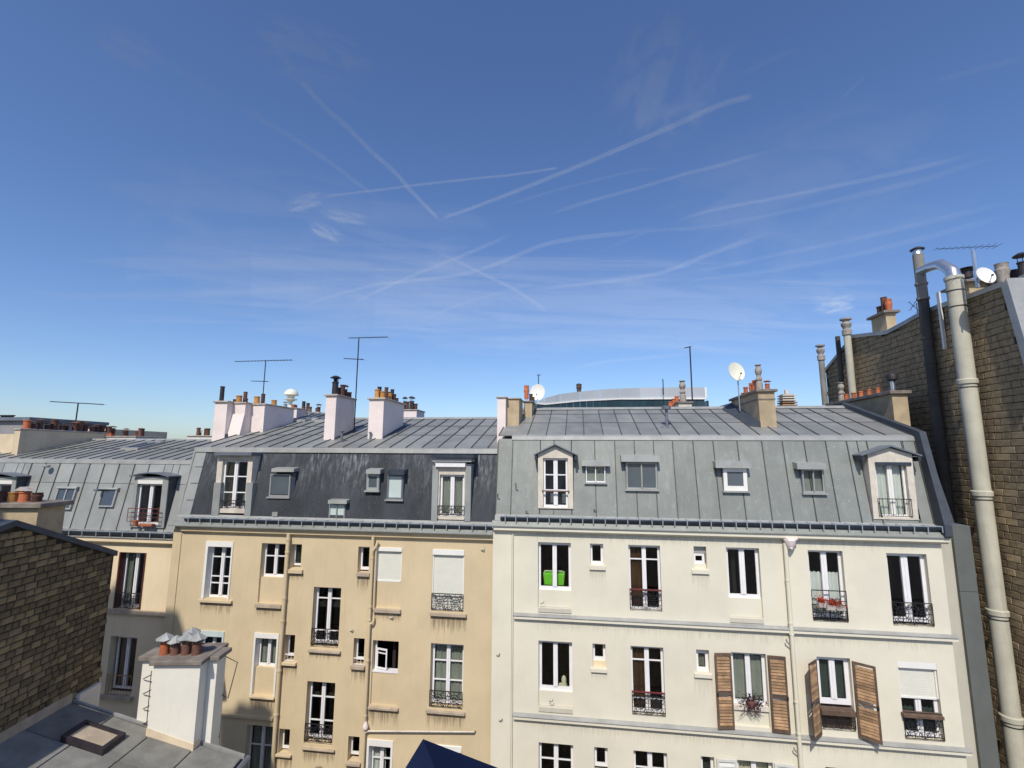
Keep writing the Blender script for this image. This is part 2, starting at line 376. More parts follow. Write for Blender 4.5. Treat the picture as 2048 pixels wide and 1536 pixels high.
def stainmat(name, col, strength, sc):
    m, t, b = nodes(name); out = [n for n in t.nodes if n.type == 'OUTPUT_MATERIAL'][0]
    df = t.nodes.new('ShaderNodeBsdfDiffuse'); df.inputs[0].default_value = (*col, 1); tr = t.nodes.new('ShaderNodeBsdfTransparent'); mx = t.nodes.new('ShaderNodeMixShader')
    uv = t.nodes.new('ShaderNodeUVMap').outputs[0]; sep = t.nodes.new('ShaderNodeSeparateXYZ'); t.links.new(uv, sep.inputs[0])
    co = t.nodes.new('ShaderNodeTexCoord').outputs['Object']
    runs = noise(t, 14, 5, (1.6, 1.6, .10), .7, co=co); ad = t.nodes.new('ShaderNodeMath'); ad.operation = 'MULTIPLY_ADD'; t.links.new(sep.outputs[1], ad.inputs[0]); ad.inputs[1].default_value = .42; ad.inputs[2].default_value = -.36
    a2 = t.nodes.new('ShaderNodeMath'); a2.operation = 'ADD'; t.links.new(runs, a2.inputs[0]); t.links.new(ad.outputs[0], a2.inputs[1])
    m1 = t.nodes.new('ShaderNodeMath'); m1.operation = 'MULTIPLY'; t.links.new(ramp(t, a2.outputs[0], .28, .62, 0, strength), m1.inputs[0]); t.links.new(ramp(t, sep.outputs[1], 0, .5), m1.inputs[1])
    n1 = t.nodes.new('ShaderNodeMath'); n1.operation = 'PINGPONG'; t.links.new(sep.outputs[0], n1.inputs[0]); n1.inputs[1].default_value = .5
    m2 = t.nodes.new('ShaderNodeMath'); m2.operation = 'MULTIPLY'; t.links.new(m1.outputs[0], m2.inputs[0]); t.links.new(ramp(t, n1.outputs[0], 0, .08), m2.inputs[1])
    t.links.new(m2.outputs[0], mx.inputs[0]); t.links.new(tr.outputs[0], mx.inputs[1]); t.links.new(df.outputs[0], mx.inputs[2]); t.links.new(mx.outputs[0], out.inputs['Surface']); return m
STM = {'b': stainmat('rain_stain', (.20, .15, .10), .48, 1), 'w': stainmat('pale_rain_stain', (.36, .33, .27), .17, 1)}
def stain(parent, x0, x1, ztop, L, Yf, k='b'):
    me = bpy.data.meshes.new('rain_stain'); me.from_pydata([(x0, Yf - .004, ztop - L), (x1, Yf - .004, ztop - L), (x1, Yf - .004, ztop), (x0, Yf - .004, ztop)], [], [(0, 1, 2, 3)])
    uvl = me.uv_layers.new()
    for i, u in enumerate(((0, 0), (1, 0), (1, 1), (0, 1))): uvl.data[i].uv = u
    me.materials.append(STM[k]); o = new('rain_stain', me, parent); return o
def sillp(parent, TL, BR, Yf, mat='sill', out=.10):
    a = onY(*TL, Yf - out); b2 = onY(*BR, Yf - out)
    stain(parent, a[0] - .03, b2[0] + .03, b2[2], random.uniform(.35, .75), Yf, 'b' if parent is not WB else 'w')
    return part('sill', MB().box(a[0], b2[0], Yf - out, Yf + .02, a[2], b2[2]), mat, parent, bevel=.008)

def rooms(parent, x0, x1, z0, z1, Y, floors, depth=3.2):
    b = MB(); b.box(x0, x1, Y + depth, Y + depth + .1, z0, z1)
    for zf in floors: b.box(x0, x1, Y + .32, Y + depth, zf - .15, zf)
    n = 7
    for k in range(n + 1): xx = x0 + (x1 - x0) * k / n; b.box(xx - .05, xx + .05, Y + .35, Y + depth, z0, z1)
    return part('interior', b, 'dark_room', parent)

# slope helper: a surface spanned along X on a line (Y0,Z0)-(Y1,Z1)
def slope_bays(parent, edges, Y0, Z0, Y1, Z1, mat, cuts=(0, 1), batten=(.028, .05), skipbat=(), bname='batten', gaps=(), holes=()):
    """zinc sheets between battens; cuts are cross joints as fractions up the slope; holes are X ranges left to dormers"""
    L = math.hypot(Y1 - Y0, Z1 - Z0); ty, tz = (Y1 - Y0) / L, (Z1 - Z0) / L; ny, nz = -tz, ty      # outward normal (towards camera / up)
    if nz < 0 and abs(tz) < .5: ny, nz = -ny, -nz
    def P(x, s, n): return (x, Y0 + ty * s * L + ny * n, Z0 + tz * s * L + nz * n)
    for i in range(len(edges) - 1):
        a, b = edges[i] + .012, edges[i + 1] - .012
        runs = [(cuts[k] + (.006 if k else 0), cuts[k + 1], k) for k in range(len(cuts) - 1)]
        for (ga, gb, g0, g1) in gaps:
            if ga - .01 <= (edges[i] + edges[i + 1]) / 2 <= gb + .01:
                runs = [q for (a0, a1, k) in runs for q in ((a0, min(a1, g0), k), (max(a0, g1), a1, k)) if q[1] - q[0] > .01]
        for (s0, s1, k) in runs:
            off = .004 * (len(cuts) - k) + random.uniform(0, .003)
            mb = MB().hexa([P(a, s0, 0), P(b, s0, 0), P(b, s1, 0), P(a, s1, 0)], [P(a, s0, .012 + off), P(b, s0, .012 + off + random.uniform(-.002, .003)), P(b, s1, .010 + off), P(a, s1, .010 + off)])
            part('zinc_sheet', mb, mat, parent)
    for k in range(1, len(cuts) - 1):
        if abs(tz) < .5:
            part('cross_joint', MB().hexa([P(edges[0], cuts[k] - .004, .01), P(edges[-1], cuts[k] - .004, .01), P(edges[-1], cuts[k] + .004, .01), P(edges[0], cuts[k] + .004, .01)], [P(edges[0], cuts[k] - .004, .04), P(edges[-1], cuts[k] - .004, .04), P(edges[-1], cuts[k] + .004, .04), P(edges[0], cuts[k] + .004, .04)]), 'zinc_batten', parent)
    for i, e in enumerate(edges):
        if i in skipbat: continue
        for (s0, s1) in (holes.get(i, ((0, 1),)) if holes else ((0, 1),)):
            h = batten[0] / 2
            mb = MB().hexa([P(e - h, s0, 0), P(e + h, s0, 0), P(e + h, s1, 0), P(e - h, s1, 0)], [P(e - h * .7, s0, batten[1]), P(e + h * .7, s0, batten[1]), P(e + h * .7, s1, batten[1]), P(e - h * .7, s1, batten[1])])
            part(bname, mb, 'zinc_batten', parent)
    return P

def gutter(parent, x0, x1, Yc, zt, r, n_br, wallY):
    """half-round gutter on straps, zinc apron below it"""
    pr = []
    for k in range(9):
        a = math.pi + math.pi * k / 8; pr.append((Yc + r * math.cos(a), zt + r * math.sin(a)))
    pr2 = [(Yc + (r - .012) * math.cos(math.pi + math.pi * k / 8), zt + (r - .012) * math.sin(math.pi + math.pi * k / 8)) for k in range(9)][::-1]
    part('gutter', MB().prism(pr + pr2, 'x', x0, x1), 'gutter', parent, smooth=True)
    part('gutter_rod', MB().tube([(x0, Yc - r - .012, zt + .03), (x1, Yc - r - .012, zt + .03)], .016, 6), 'bracket', parent)
    mb = MB().box(-.014, .014, -.014, -.002, -r * 1.15, .045); mb.box(-.014, .014, -.014, r * 2, .03, .045)
    me = mb.mesh('gutter_strap', M['bracket'])
    for k in range(n_br):
        inst('gutter_strap', me, parent, (x0 + (x1 - x0) * (k + .5 + random.uniform(-.06, .06)) / n_br, Yc - r - .012, zt))

# chimney pots: shared meshes, unit height 1 and unit diameter 1
def pot_mesh(kind):
    b = MB()
    if kind == 'plain': b.lathe((0, 0, 0), [(.5, 0), (.5, .06), (.46, .08), (.42, .82), (.48, .86), (.50, .95), (.46, 1), (.36, 1), (.34, .7)])
    elif kind == 'tube': b.lathe((0, 0, 0), [(.42, 0), (.40, .93), (.44, .95), (.44, 1), (.34, 1), (.34, .8)])
    elif kind == 'bell': b.lathe((0, 0, 0), [(.36, 0), (.40, .1), (.42, .45), (.50, .62), (.50, .7), (.44, .74), (.44, .95), (.48, 1), (.36, 1), (.34, .8)])
    elif kind == 'vase':
        b.lathe((0, 0, 0), [(.50, 0), (.50, .22), (.46, .33), (.36, .36), (.36, .40), (.48, .43), (.44, .50), (.33, .54), (.30, .60), (.42, .66), (.50, .74), (.48, .82), (.34, .90), (.30, .94), (.46, .97), (.46, 1.0), (.2, 1.0)])
    elif kind == 'hat':
        b.lathe((0, 0, 0), [(.36, 0), (.34, .60), (.40, .62), (.40, .66), (.30, .66), (.30, .5)])
        for k in range(3):
            a = k * 2.094; b.tube([(.3 * math.cos(a), .3 * math.sin(a), .6), (.3 * math.cos(a), .3 * math.sin(a), .9)], .03, 4)
        b.lathe((0, 0, 0), [(.62, .86), (.64, .88), (.30, .97), (.05, 1.0)], 12)
    elif kind == 'cone':
        b.lathe((0, 0, 0), [(.34, 0), (.34, .58), (.38, .6), (.38, .66), (.28, .66), (.28, .5)])
        for k in range(4):
            a = k * 1.571; b.tube([(.3 * math.cos(a), .3 * math.sin(a), .6), (.42 * math.cos(a), .42 * math.sin(a), .75)], .03, 4)
        b.lathe((0, 0, 0), [(.78, .66), (.78, .69), (.36, .86), (.06, 1.0)], 8)
    return b
POTM = {}
def pot(parent, px, py, wpx, hpx, Y, kind='plain', mat='terra', q=False):
    """a pot standing at photo pixel (px,py) on the stack at distance Y, so wide and so tall"""
    if q: p = q2w(qY(px, py, Y)); m = (RW.transposed() @ p)[2] / FPX
    else: p = onY(px, py, Y); m = mpp(px, py, Y)
    k = (kind, mat)
    if k not in POTM: POTM[k] = pot_mesh(kind).mesh('chimney_pot', M[mat], smooth=True)
    o = inst('chimney_pot', POTM[k], parent, p - Vector((0, 0, .03)), (wpx * m, wpx * m, hpx * m + .03), random.random() * 3)
    return o

# ================================================================== WHITE BUILDING
WB = thing('white_apartment_building', 'white rendered apartment building with pale green zinc mansard roof and wooden shutters', 'building', (4, YW, -17))
ZC_W = -2.32                                    # underside of the gutter apron
STORY = onY(1023, 1235, YW)[2] - onY(1022, 1434.5, YW)[2]
wx0, wx1 = onY(986, 1100, YW)[0], 9.98
def R_(TL, BR, Y): a, b = onY(*TL, Y), onY(*BR, Y); return [a[0], b[0], b[2], a[2]]
WH = {
 'w1': R_((1076, 1084), (1143, 1218), YW), 'w2': R_((1180, 1087), (1207, 1131), YW), 'w3': R_((1256.5, 1089.5), (1324.5, 1224), YW),
 'w4': R_((1387, 1092.5), (1414.5, 1139), YW), 'w5': R_((1452, 1094.5), (1527, 1238), YW), 'w6': R_((1615, 1100), (1697.5, 1246), YW),
 'w7': R_((1772, 1106), (1869, 1255), YW),
 'w8': R_((1077, 1281), (1145.5, 1418), YW), 'w9': R_((1185, 1287), (1212, 1337), YW), 'w10': R_((1261, 1291.5), (1331.5, 1435), YW),
 'w11': R_((1392, 1299), (1420, 1347), YW), 'w12': R_((1462, 1304), (1541, 1457), YW), 'w13': R_((1633, 1313), (1713, 1466), YW),
 'w14': R_((1794.5, 1322), (1890, 1485), YW)}
row3 = {}
for a, b in (('w8', 'w15'), ('w9', 'w16'), ('w10', 'w17'), ('w11', 'w18'), ('w12', 'w19'), ('w13', 'w20'), ('w14', 'w21')):
    h = WH[a]; WH[b] = [h[0], h[1], h[2] - STORY, h[3] - STORY]
wall(WB, 'wall', wx0, wx1, -17, ZC_W + .2, YW, list(WH.values()), 'white_wall')
zs1 = onY(1023, 1235, YW)[2]; zs2 = zs1 - STORY; zs3 = zs2 - STORY
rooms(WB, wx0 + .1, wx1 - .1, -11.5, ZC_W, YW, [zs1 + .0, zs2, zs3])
# groove along the left end, pilaster strip proud of the field
gx = onY(1024.5, 1200, YW)[0]
part('pilaster', MB().box(wx0, gx - .02, YW - .035, YW - .002, -17, ZC_W + .1), 'white_wall', WB)
part('downpipe', MB().tube([(gx + .015, YW - .045, -17), (gx + .015, YW - .045, ZC_W - .1)], .022, 6), 'white_wall', WB)
# string courses with zinc-capped weathering
for k, z in enumerate((zs1, zs2, zs3)):
    part('string_course', MB().prism([(YW - .10, z + .0), (YW - .10, z + .085), (YW - .002, z + .085), (YW - .002, z - .03)], 'x', gx + .06, wx1 + .09), 'white_wall', WB)
    part('string_capping', MB().prism([(YW - .125, z + .088), (YW - .125, z + .10), (YW - .003, z + .155), (YW - .003, z + .088)], 'x', gx + .06, wx1 + .11), 'zinc_light', WB)
zc = onY(1026, 1061, YW)[2]
part('cornice', MB().prism([(YW - .17, zc + .03), (YW - .17, zc + .13), (YW - .002, zc + .13), (YW - .002, zc - .04), (YW - .08, zc - .03)], 'x', wx0 + .04, wx1 + .12), 'white_wall', WB)
part('cornice_capping', MB().prism([(YW - .21, zc + .133), (YW - .21, zc + .16), (YW - .10, zc + .30), (YW + .1, zc + .30), (YW + .1, zc + .133)], 'x', wx0 - .02, wx1 + .16), 'zinc_mansard', WB)
gutter(WB, wx0 + .25, wx1 + .10, YW - .09, zc + .42, .11, 37, YW)
MF = (15.62, zc + .42); MT = (16.08, .50)       # mansard foot and break (Y,Z)
part('eaves_sheet', MB().hexa([(wx0 + .04, YW + .03, zc + .30), (wx1 + .1, YW + .03, zc + .30), (wx1 + .1, YW + .2, zc + .30), (wx0 + .04, YW + .2, zc + .30)],
     [(wx0 + .04, YW + .05, zc + .44), (wx1 + .1, YW + .05, zc + .44), (wx1 + .1, YW + .14, zc + .50), (wx0 + .04, YW + .14, zc + .50)]), 'zinc_light', WB)
# mansard bays (batten X positions measured at the foot)
mx = [onY(x, 880, MT[0])[0] for x in (1000, 1026, 1189, 1229, 1268, 1306, 1344, 1385, 1425, 1473, 1522, 1563, 1606, 1649, 1691, 1731)]
mx = [wx0 + .05] + mx[1:2] + [onY(1108, 880, MT[0])[0]] + mx[2:] + [onY(1800, 880, MT[0])[0], 9.93]
body = MB().prism([(MF[0] + .95, MF[1]), (MT[0] + .75, MT[1]), (19.8, 1.76), (23.6, MT[1]), (24, -17), (YW + 3.4, -17), (YW + 3.4, MF[1] - .2)], 'x', wx0 + .02, 9.93)
part('roof_body', body, 'zinc_dark', WB)
hol = {2: ((.0, .0),), len(mx) - 2: ((0, .0),), 3: ((0, .40), (.72, 1)), 4: ((0, 1),), 5: ((0, .34), (.83, 1)), 6: ((0, .34), (.83, 1)), 9: ((0, 1),), 10: ((0, .31), (.70, 1)), 13: ((0, .27), (.70, 1))}
hol = {i: hol.get(i, ((0, 1),)) for i in range(len(mx))}
gW = []
for (xa, xb, yt, yb_) in ((1077, 1145, 902, 1019), (1736, 1836, 905, 1041)):
    gW.append((onY(xa, 960, 15.6)[0] + .03, onY(xb, 960, 15.6)[0] - .03, (zat(1100 if xa < 1200 else 1790, yb_, 15.6) + .05 - MF[1]) / (MT[1] - MF[1]), (zat(1100, yt, 15.9) - MF[1]) / (MT[1] - MF[1])))
ms_ = sorted(mx + [g[0] for g in gW] + [g[1] for g in gW]); ms_ = [x for k, x in enumerate(ms_) if k == 0 or x - ms_[k - 1] > .02 or any(abs(x - q) < 1e-6 for g in gW for q in g[:2])]
slope_bays(WB, ms_, MF[0], MF[1], MT[0], MT[1], 'zinc_mansard', gaps=gW, skipbat=range(99))
for i, e in enumerate(mx):
    L_ = math.hypot(MT[0] - MF[0], MT[1] - MF[1]); ty, tz = (MT[0] - MF[0]) / L_, (MT[1] - MF[1]) / L_
    for (s0, s1) in hol[i]:
        if s1 - s0 < .02: continue
        Pm = lambda x, s_, n_: (x, MF[0] + ty * s_ * L_ - tz * n_, MF[1] + tz * s_ * L_ + ty * n_)
        part('batten', MB().hexa([Pm(e - .015, s0 + .01, .012), Pm(e + .015, s0 + .01, .012), Pm(e + .015, s1 - .02, .012), Pm(e - .015, s1 - .02, .012)], [Pm(e - .011, s0 + .01, .05), Pm(e + .011, s0 + .01, .05), Pm(e + .011, s1 - .02, .05), Pm(e - .011, s1 - .02, .05)]), 'zinc_batten', WB)
part('break_band', MB().prism([(MT[0] - .05, MT[1] - .03), (MT[0] - .03, MT[1] + .09), (MT[0] + .10, MT[1] + .15), (MT[0] + .10, MT[1] - .03)], 'x', mx[1] - .03, 10.0), 'zinc_light', WB)
T0 = (MT[0] + .07, MT[1] + .10); T1 = (19.8, 1.80)
tx = [onY(x, y, 16.3)[0] for x, y in ((1026, 875), (1056, 874), (1093, 873), (1131, 873), (1168, 872), (1206, 872), (1243, 872), (1280, 872), (1320, 871), (1357, 871), (1397, 870), (1437, 870), (1477, 870), (1516, 870), (1556, 870), (1592, 870), (1633, 870), (1677, 870), (1720, 870), (1765, 870))] + [9.93]
tx[0] = wx0 + .05
slope_bays(WB, tx, T0[0], T0[1], T1[0], T1[1], 'zinc_roof', cuts=(0, .42, .77, 1), batten=(.035, .055))
part('ridge_cap', MB().prism([(19.62, 1.79), (19.8, 1.90), (19.98, 1.79)], 'x', tx[0], 9.95), 'zinc_light', WB)
# party wall rib clad in zinc at the right end, its left-side shade put into the colour
part('party_wall_cladding', MB().prism([(YW - .28, zc + .2), (YW - .28, zc + .5), (15.80, .72), (16.1, .82), (19.9, 2.02), (24, 1.0), (24, -2.6), (16.0, -2.6)], 'x', 9.94, 10.12), 'lead_or_shaded_zinc', WB)
# recessed end wall beside the brick gable
ez = onY(1905, 1052, 16.0)[2]
bxa, bxb = onY(1904, 1052, 15.9)[0], onY(1940, 1054, 15.9)[0]
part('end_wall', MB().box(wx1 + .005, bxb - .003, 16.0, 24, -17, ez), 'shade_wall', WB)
zj = onY(1930, 1183, 15.9)[2]
for (za, zb) in ((-17, zj - .006), (zj + .006, ez + .02)): part('cladding_or_shadow_panel', MB().box(bxa, bxb, 15.9, 15.997, za, zb), 'shadow_grey', WB)  # dark sheets painted in place of the shadow on the end wall
part('end_wall_return', MB().box(wx1 - .02, wx1 + .0, YW + .005, 16.0, -17, zc), 'white_wall', WB)
part('end_wall_capping', MB().box(wx1 + .15, bxb, 15.96, 16.45, ez + .003, ez + .03), 'zinc_dark', WB)
part('end_roof', MB().prism([(16.45, ez), (17.2, .3), (19.8, 1.3), (23.9, .4), (23.9, ez + .01), (16.45, ez + .01)], 'x', 10.13, bxb - .01), 'lead_or_shaded_zinc', WB)  # zinc slope with its shade put into a dark colour

for z in (zs1, zs2, zs3): stain(WB, gx + .1, wx1 - .02, z - .03, .45, YW, 'w')
stain(WB, gx + .1, wx1 - .02, zc - .05, .4, YW, 'w')
# windows
RECW = .14
def wy(r, px, py, Y=YW): return onY(px, py, Y)[2]
def panel(parent, h, ztop, Y, mat, rec=.08):
    return part('panel', MB().box(h[0] - .0, h[1] + .0, Y + rec, Y + .29, h[2] - .002, ztop), mat, parent)
h = WH['w1']; zt = wy(h, 1110, 1182); panel(WB, h, zt, YW, 'white_wall')
window(WB, h[0], h[1], zt, h[3] - .02, YW + RECW, 1, (), 'paint', .075, .13)
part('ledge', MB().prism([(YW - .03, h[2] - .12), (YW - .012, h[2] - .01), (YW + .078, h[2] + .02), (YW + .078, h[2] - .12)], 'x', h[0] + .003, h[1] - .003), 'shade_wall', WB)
h = WH['w2']; window(WB, h[0], h[1], h[2], h[3], YW + .14, 0, (), 'paint', .07); sillp(WB, (1179, 1131), (1211, 1141), YW, 'white_wall', .06)
h = WH['w3']; window(WB, h[0], h[1], h[2], h[3] - .02, YW + RECW, 1, (.78,), 'paint', .06, .12, 'curtain_brown', crange=(h[0], h[0] + .4))
h = WH['w4']; window(WB, h[0], h[1] - .03, h[2] + .12, h[3] - .22, YW + .14, 0, (), 'paint', .07); sillp(WB, (1384, 1139), (1419, 1149), YW, 'white_wall', .06)
part('blind_box', MB().box(h[0], h[1], YW + .13, YW + .28, h[3] - .22, h[3]), 'zinc_light', WB); part('lintel_infill', MB().box(h[0], h[1], YW + .13, YW + .28, h[2], h[2] + .12), 'white_wall', WB)
h = WH['w5']; zt = wy(h, 1490, 1198); panel(WB, h, zt, YW, 'white_wall'); window(WB, h[0], h[1], zt, h[3], YW + RECW, 1, (), 'paint', .075, .15)
part('ledge', MB().prism([(YW - .03, h[2] - .12), (YW - .012, h[2] - .01), (YW + .078, h[2] + .02), (YW + .078, h[2] - .12)], 'x', h[0] + .003, h[1] - .003), 'shade_wall', WB)
h = WH['w6']; window(WB, h[0], h[1], h[2] + .08, h[3], YW + RECW, 1, (), 'paint', .07, .15, 'curtain_white', ctop=h[3] - .62)
h = WH['w7']; window(WB, h[0], h[1], h[2] + .08, h[3], YW + RECW, 1, (), 'paint', .09, .17)
h = WH['w8']; zt = wy(h, 1110, 1385); panel(WB, h, zt, YW, 'white_wall'); window(WB, h[0], h[1], zt, h[3], YW + RECW, 1, (), 'paint', .09, .13)
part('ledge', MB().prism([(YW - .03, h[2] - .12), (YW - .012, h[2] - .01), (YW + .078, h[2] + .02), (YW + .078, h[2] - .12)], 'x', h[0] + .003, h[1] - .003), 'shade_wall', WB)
h = WH['w9']; window(WB, h[0], h[1], h[2] + .16, h[3], YW + .16, 0, (), 'paint', .07); sillp(WB, (1182, 1337), (1214, 1347), YW, 'white_wall', .06)
part('lintel_infill', MB().box(h[0], h[1], YW + .10, YW + .28, h[2], h[2] + .16), 'left_wall', WB)
h = WH['w10']; window(WB, h[0], h[1], h[2] + .05, h[3] - .02, YW + RECW, 1, (.20, .78,), 'paint', .06, .13, 'curtain_brown', crange=(h[0], h[0] + .4))
h = WH['w11']; window(WB, h[0], h[1], h[2], h[3] - .06, YW + .14, 0, (), 'paint', .08, curtain='curtain_grey'); sillp(WB, (1389, 1347), (1425, 1358), YW, 'white_wall', .06)
h = WH['w12']; zt = wy(h, 1500, 1413); panel(WB, h, zt - .12, YW, 'white_wall'); w12 = window(WB, h[0], h[1], zt, h[3], YW + RECW, 1, (), 'paint', .08, .13, 'curtain_grey', ctop=h[3] - .12)
part('window_ledge', MB().box(h[0] - .0, h[1], YW + .02, YW + .26, zt - .12, zt - .005), 'stone', WB)
h = WH['w13']; zt = wy(h, 1670, 1413); window(WB, h[0], h[1], zt, h[3], YW + RECW, 1, (), 'paint', .11, .15, 'curtain_green')
part('lower_glazing', MB().box(h[0], h[1], YW + .22, YW + .26, h[2], zt - .003), 'wood_dark', WB)
h = WH['w14']; zm = wy(h, 1840, 1396)
window(WB, h[0], h[1], h[2] + .05, zm, YW + RECW, 1, (), 'paint', .08, .14, 'curtain_green', ctop=zm - .3)
def roller(parent, x0, x1, z0, z1, Y, box=.16, boxout=.03):
    part('shutter_box', MB().box(x0, x1, Y - boxout, Y + .16, z1 - box, z1 - .001), 'pvc', parent, bevel=.006)
    b = MB(); n = max(3, int((z1 - box - z0) / .055)); h_ = (z1 - box - z0) / n
    o = None
    for k in range(n):
        za = z0 + k * h_; b.add([(x0 + .03, Y + .060, za), (x1 - .03, Y + .060, za), (x1 - .03, Y + .0585, za + h_ * .5), (x0 + .03, Y + .0585, za + h_ * .5), (x1 - .03, Y + .060, za + h_ * .99), (x0 + .03, Y + .060, za + h_ * .99)], [(0, 1, 2, 3), (3, 2, 4, 5)])
    part('roller_shutter', b, 'shutter_roll', parent)
    for xa in (x0, x1 - .035): part('shutter_rail', MB().box(xa, xa + .035, Y + .02, Y + .09, z0 - .02, z1 - box), 'pvc', parent)
    part('shutter_bar', MB().box(x0 + .035, x1 - .035, Y + .045, Y + .075, z0 - .05, z0), 'pvc', parent)
roller(WB, h[0], h[1], zm, h[3], YW + .03, .17)
for a in ('w15', 'w16', 'w17', 'w18', 'w19', 'w20', 'w21'):
    h = WH[a]; sm = (h[1] - h[0]) < .6
    window(WB, h[0], h[1], h[2] + .1, h[3], YW + (.14 if sm else RECW), 0 if sm else 1, () if sm else (.2, .72), 'paint', .07, .13, {'w19': 'curtain_cream', 'w18': 'curtain_green'}.get(a))
def rl(parent, h, pxtop, Y, style=0, mat='iron', out=.04, zb=.05):
    zt_ = onY(pxtop[0], pxtop[1], Y - out)[2]
    part('railing', railing_mb(h[0] + .01, h[1] - .01, h[2] + zb, zt_, Y - out, style), mat, parent)
for k, p, m in (('w3', (1290, 1181), 'iron'), ('w7', (1825, 1206), 'iron'), ('w10', (1296, 1386), 'iron'), ('w14', (1850, 1427), 'iron')): rl(WB, WH[k], p, YW, 0, m, .02)
for k, p in (('w3', (1290, 1180)), ('w10', (1296, 1385))):
    h = WH[k]; z_ = onY(*p, YW)[2]; part('handrail', MB().box(h[0], h[1], YW - .045, YW - .005, z_, z_ + .03), 'iron_red', WB)
rl(WB, WH['w6'], (1650, 1181), YW, 2, 'iron', .02)
h = WH['w6']; part('railing', railing_mb(h[0] + .01, h[1] - .01, h[2] + .05, h[2] + .45, YW + .02, 0), 'iron', WB)
h = WH['w13']; part('railing', railing_mb(h[0] + .01, h[1] - .01, h[2] + .1, onY(1670, 1424, YW)[2], YW - .02, 0), 'iron', WB)
# louvred wooden shutters: frame part with slat sub-parts
def louvre(parent, hinge, width, z0, z1, ang, mat, fmat, n, side, Y=YW - .02, tilt=1):
    """leaf hinged at X=hinge; ang 0 lies flat on the wall, positive swings out"""
    c, s = math.cos(rad(ang)), math.sin(rad(ang))
    def P(a, d, z): return (hinge + side * (a * c + d * s * 0), Y - a * s - d * c, z)
    fr = .055
    b = MB()
    def bar(a0, a1, za, zb, d0=0, d1=.035):
        b.hexa([P(a0, d0, za), P(a1, d0, za), P(a1, d1, za), P(a0, d1, za)], [P(a0, d0, zb), P(a1, d0, zb), P(a1, d1, zb), P(a0, d1, zb)])
    bar(0, fr, z0, z1); bar(width - fr, width, z0, z1); bar(fr, width - fr, z0, z0 + .09); bar(fr, width - fr, z1 - .07, z1); zm_ = z0 + (z1 - z0) * .45; bar(fr, width - fr, zm_, zm_ + .05)
    o = part('shutter', b, fmat, parent)
    hh = (z1 - z0 - .2) / n
    for k in range(n):
        za = z0 + .1 + k * hh
        if zm_ - hh * .9 < za < zm_ + .04: continue
        dz = random.uniform(-.004, .004)
        sl = MB().hexa([P(fr, .002, za), P(width - fr, .002, za + dz), P(width - fr, .008, za + dz), P(fr, .008, za)], [P(fr, .034, za + hh * .75), P(width - fr, .034, za + hh * .75 + dz), P(width - fr, .040, za + hh * .72 + dz), P(fr, .040, za + hh * .72)])
        # slats shed water outwards: low edge out
        sl = MB().hexa([P(fr, .036, za), P(width - fr, .036, za + dz), P(width - fr, .044, za + dz + .004), P(fr, .044, za + .004)], [P(fr, .004, za + hh * .95), P(width - fr, .004, za + hh * .95 + dz), P(width - fr, .012, za + hh * .99 + dz), P(fr, .012, za + hh * .99)])
        part('slat', sl, mat, o)
    part('latch', MB().box(*sorted((P(width * .9, .06, 0)[0], P(width * .9, .06, 0)[0] + side * .04)), P(width * .9, .06, 0)[1] - .02, P(width * .9, .06, 0)[1], zm_ - .02, zm_ + .07), 'iron', o)
    return o
h = WH['w12']; zt = onY(1440, 1304, YW)[2]; zb = onY(1445, 1455, YW)[2]
wl = h[0] - onY(1428, 1304, YW)[0]
louvre(WB, h[0] - .02, wl, zb, zt, 8, 'wood', 'wood_dark', 22, -1)
louvre(WB, h[1] + .03, wl, zb, zt, 4, 'wood', 'wood_dark', 22, 1)
h = WH['w13']; zt = onY(1620, 1316, YW)[2]; zb = onY(1650, 1468, YW)[2]
louvre(WB, h[0] - .02, .55, zb, zt, 46, 'wood', 'wood_dark', 22, -1)
louvre(WB, h[1] + .03, .52, zb, zt, 36, 'wood', 'wood_dark', 22, 1)
h = WH['w19']
louvre(WB, h[0] - .03, .52, h[2], h[3] + .02, 3, 'shutter_white', 'shutter_white', 20, -1)
louvre(WB, h[1] + .03, .52, h[2], h[3] + .02, 3, 'shutter_white', 'shutter_white', 20, 1)
# main downpipe under the moulded hopper
px0 = onY(1569, 1110, YW)[0]; ptop = onY(1566, 1085, YW)[2]
part('downpipe', MB().tube([(px0, YW - .10, -17), (px0, YW - .10, ptop)], .055, 12), 'white_wall', WB, smooth=True)
for z in (ptop - 1.0, ptop - 2.15, ptop - 2.45, ptop - 4.2, ptop - 5.0): part('pipe_collar', MB().tube([(px0, YW - .10, z - .04), (px0, YW - .10, z)], .066, 12), 'white_wall', WB)
b = MB(); b.lathe((px0 + .12, YW - .12, ptop - .12), [(.05, -.06), (.10, .0), (.15, .12), (.17, .22), (.13, .27), (.05, .28)], 12)
b.lathe((px0 + .03, YW - .2, ptop + .09), [(.02, 0), (.05, .03), (.05, .07), (.02, .1)], 8); b.lathe((px0 + .26, YW - .2, ptop + .09), [(.02, 0), (.05, .03), (.05, .07), (.02, .1)], 8)
b.tube([(px0 + .20, YW - .16, ptop - .02), (px0 + .1, YW - .2, ptop - .14)], .045, 8)
part('hopper', b, 'pink', WB, smooth=True)
for z in (onY(1575, 1290, YW)[2], onY(1590, 1505, YW)[2]):
    part('stub_pipe', MB().tube([(px0 - .03, YW - .1, z), (px0 - .16, YW - .14, z + .14), (px0 - .17, YW - .15, z + .20)], .018, 6), 'pipe_grey', WB)
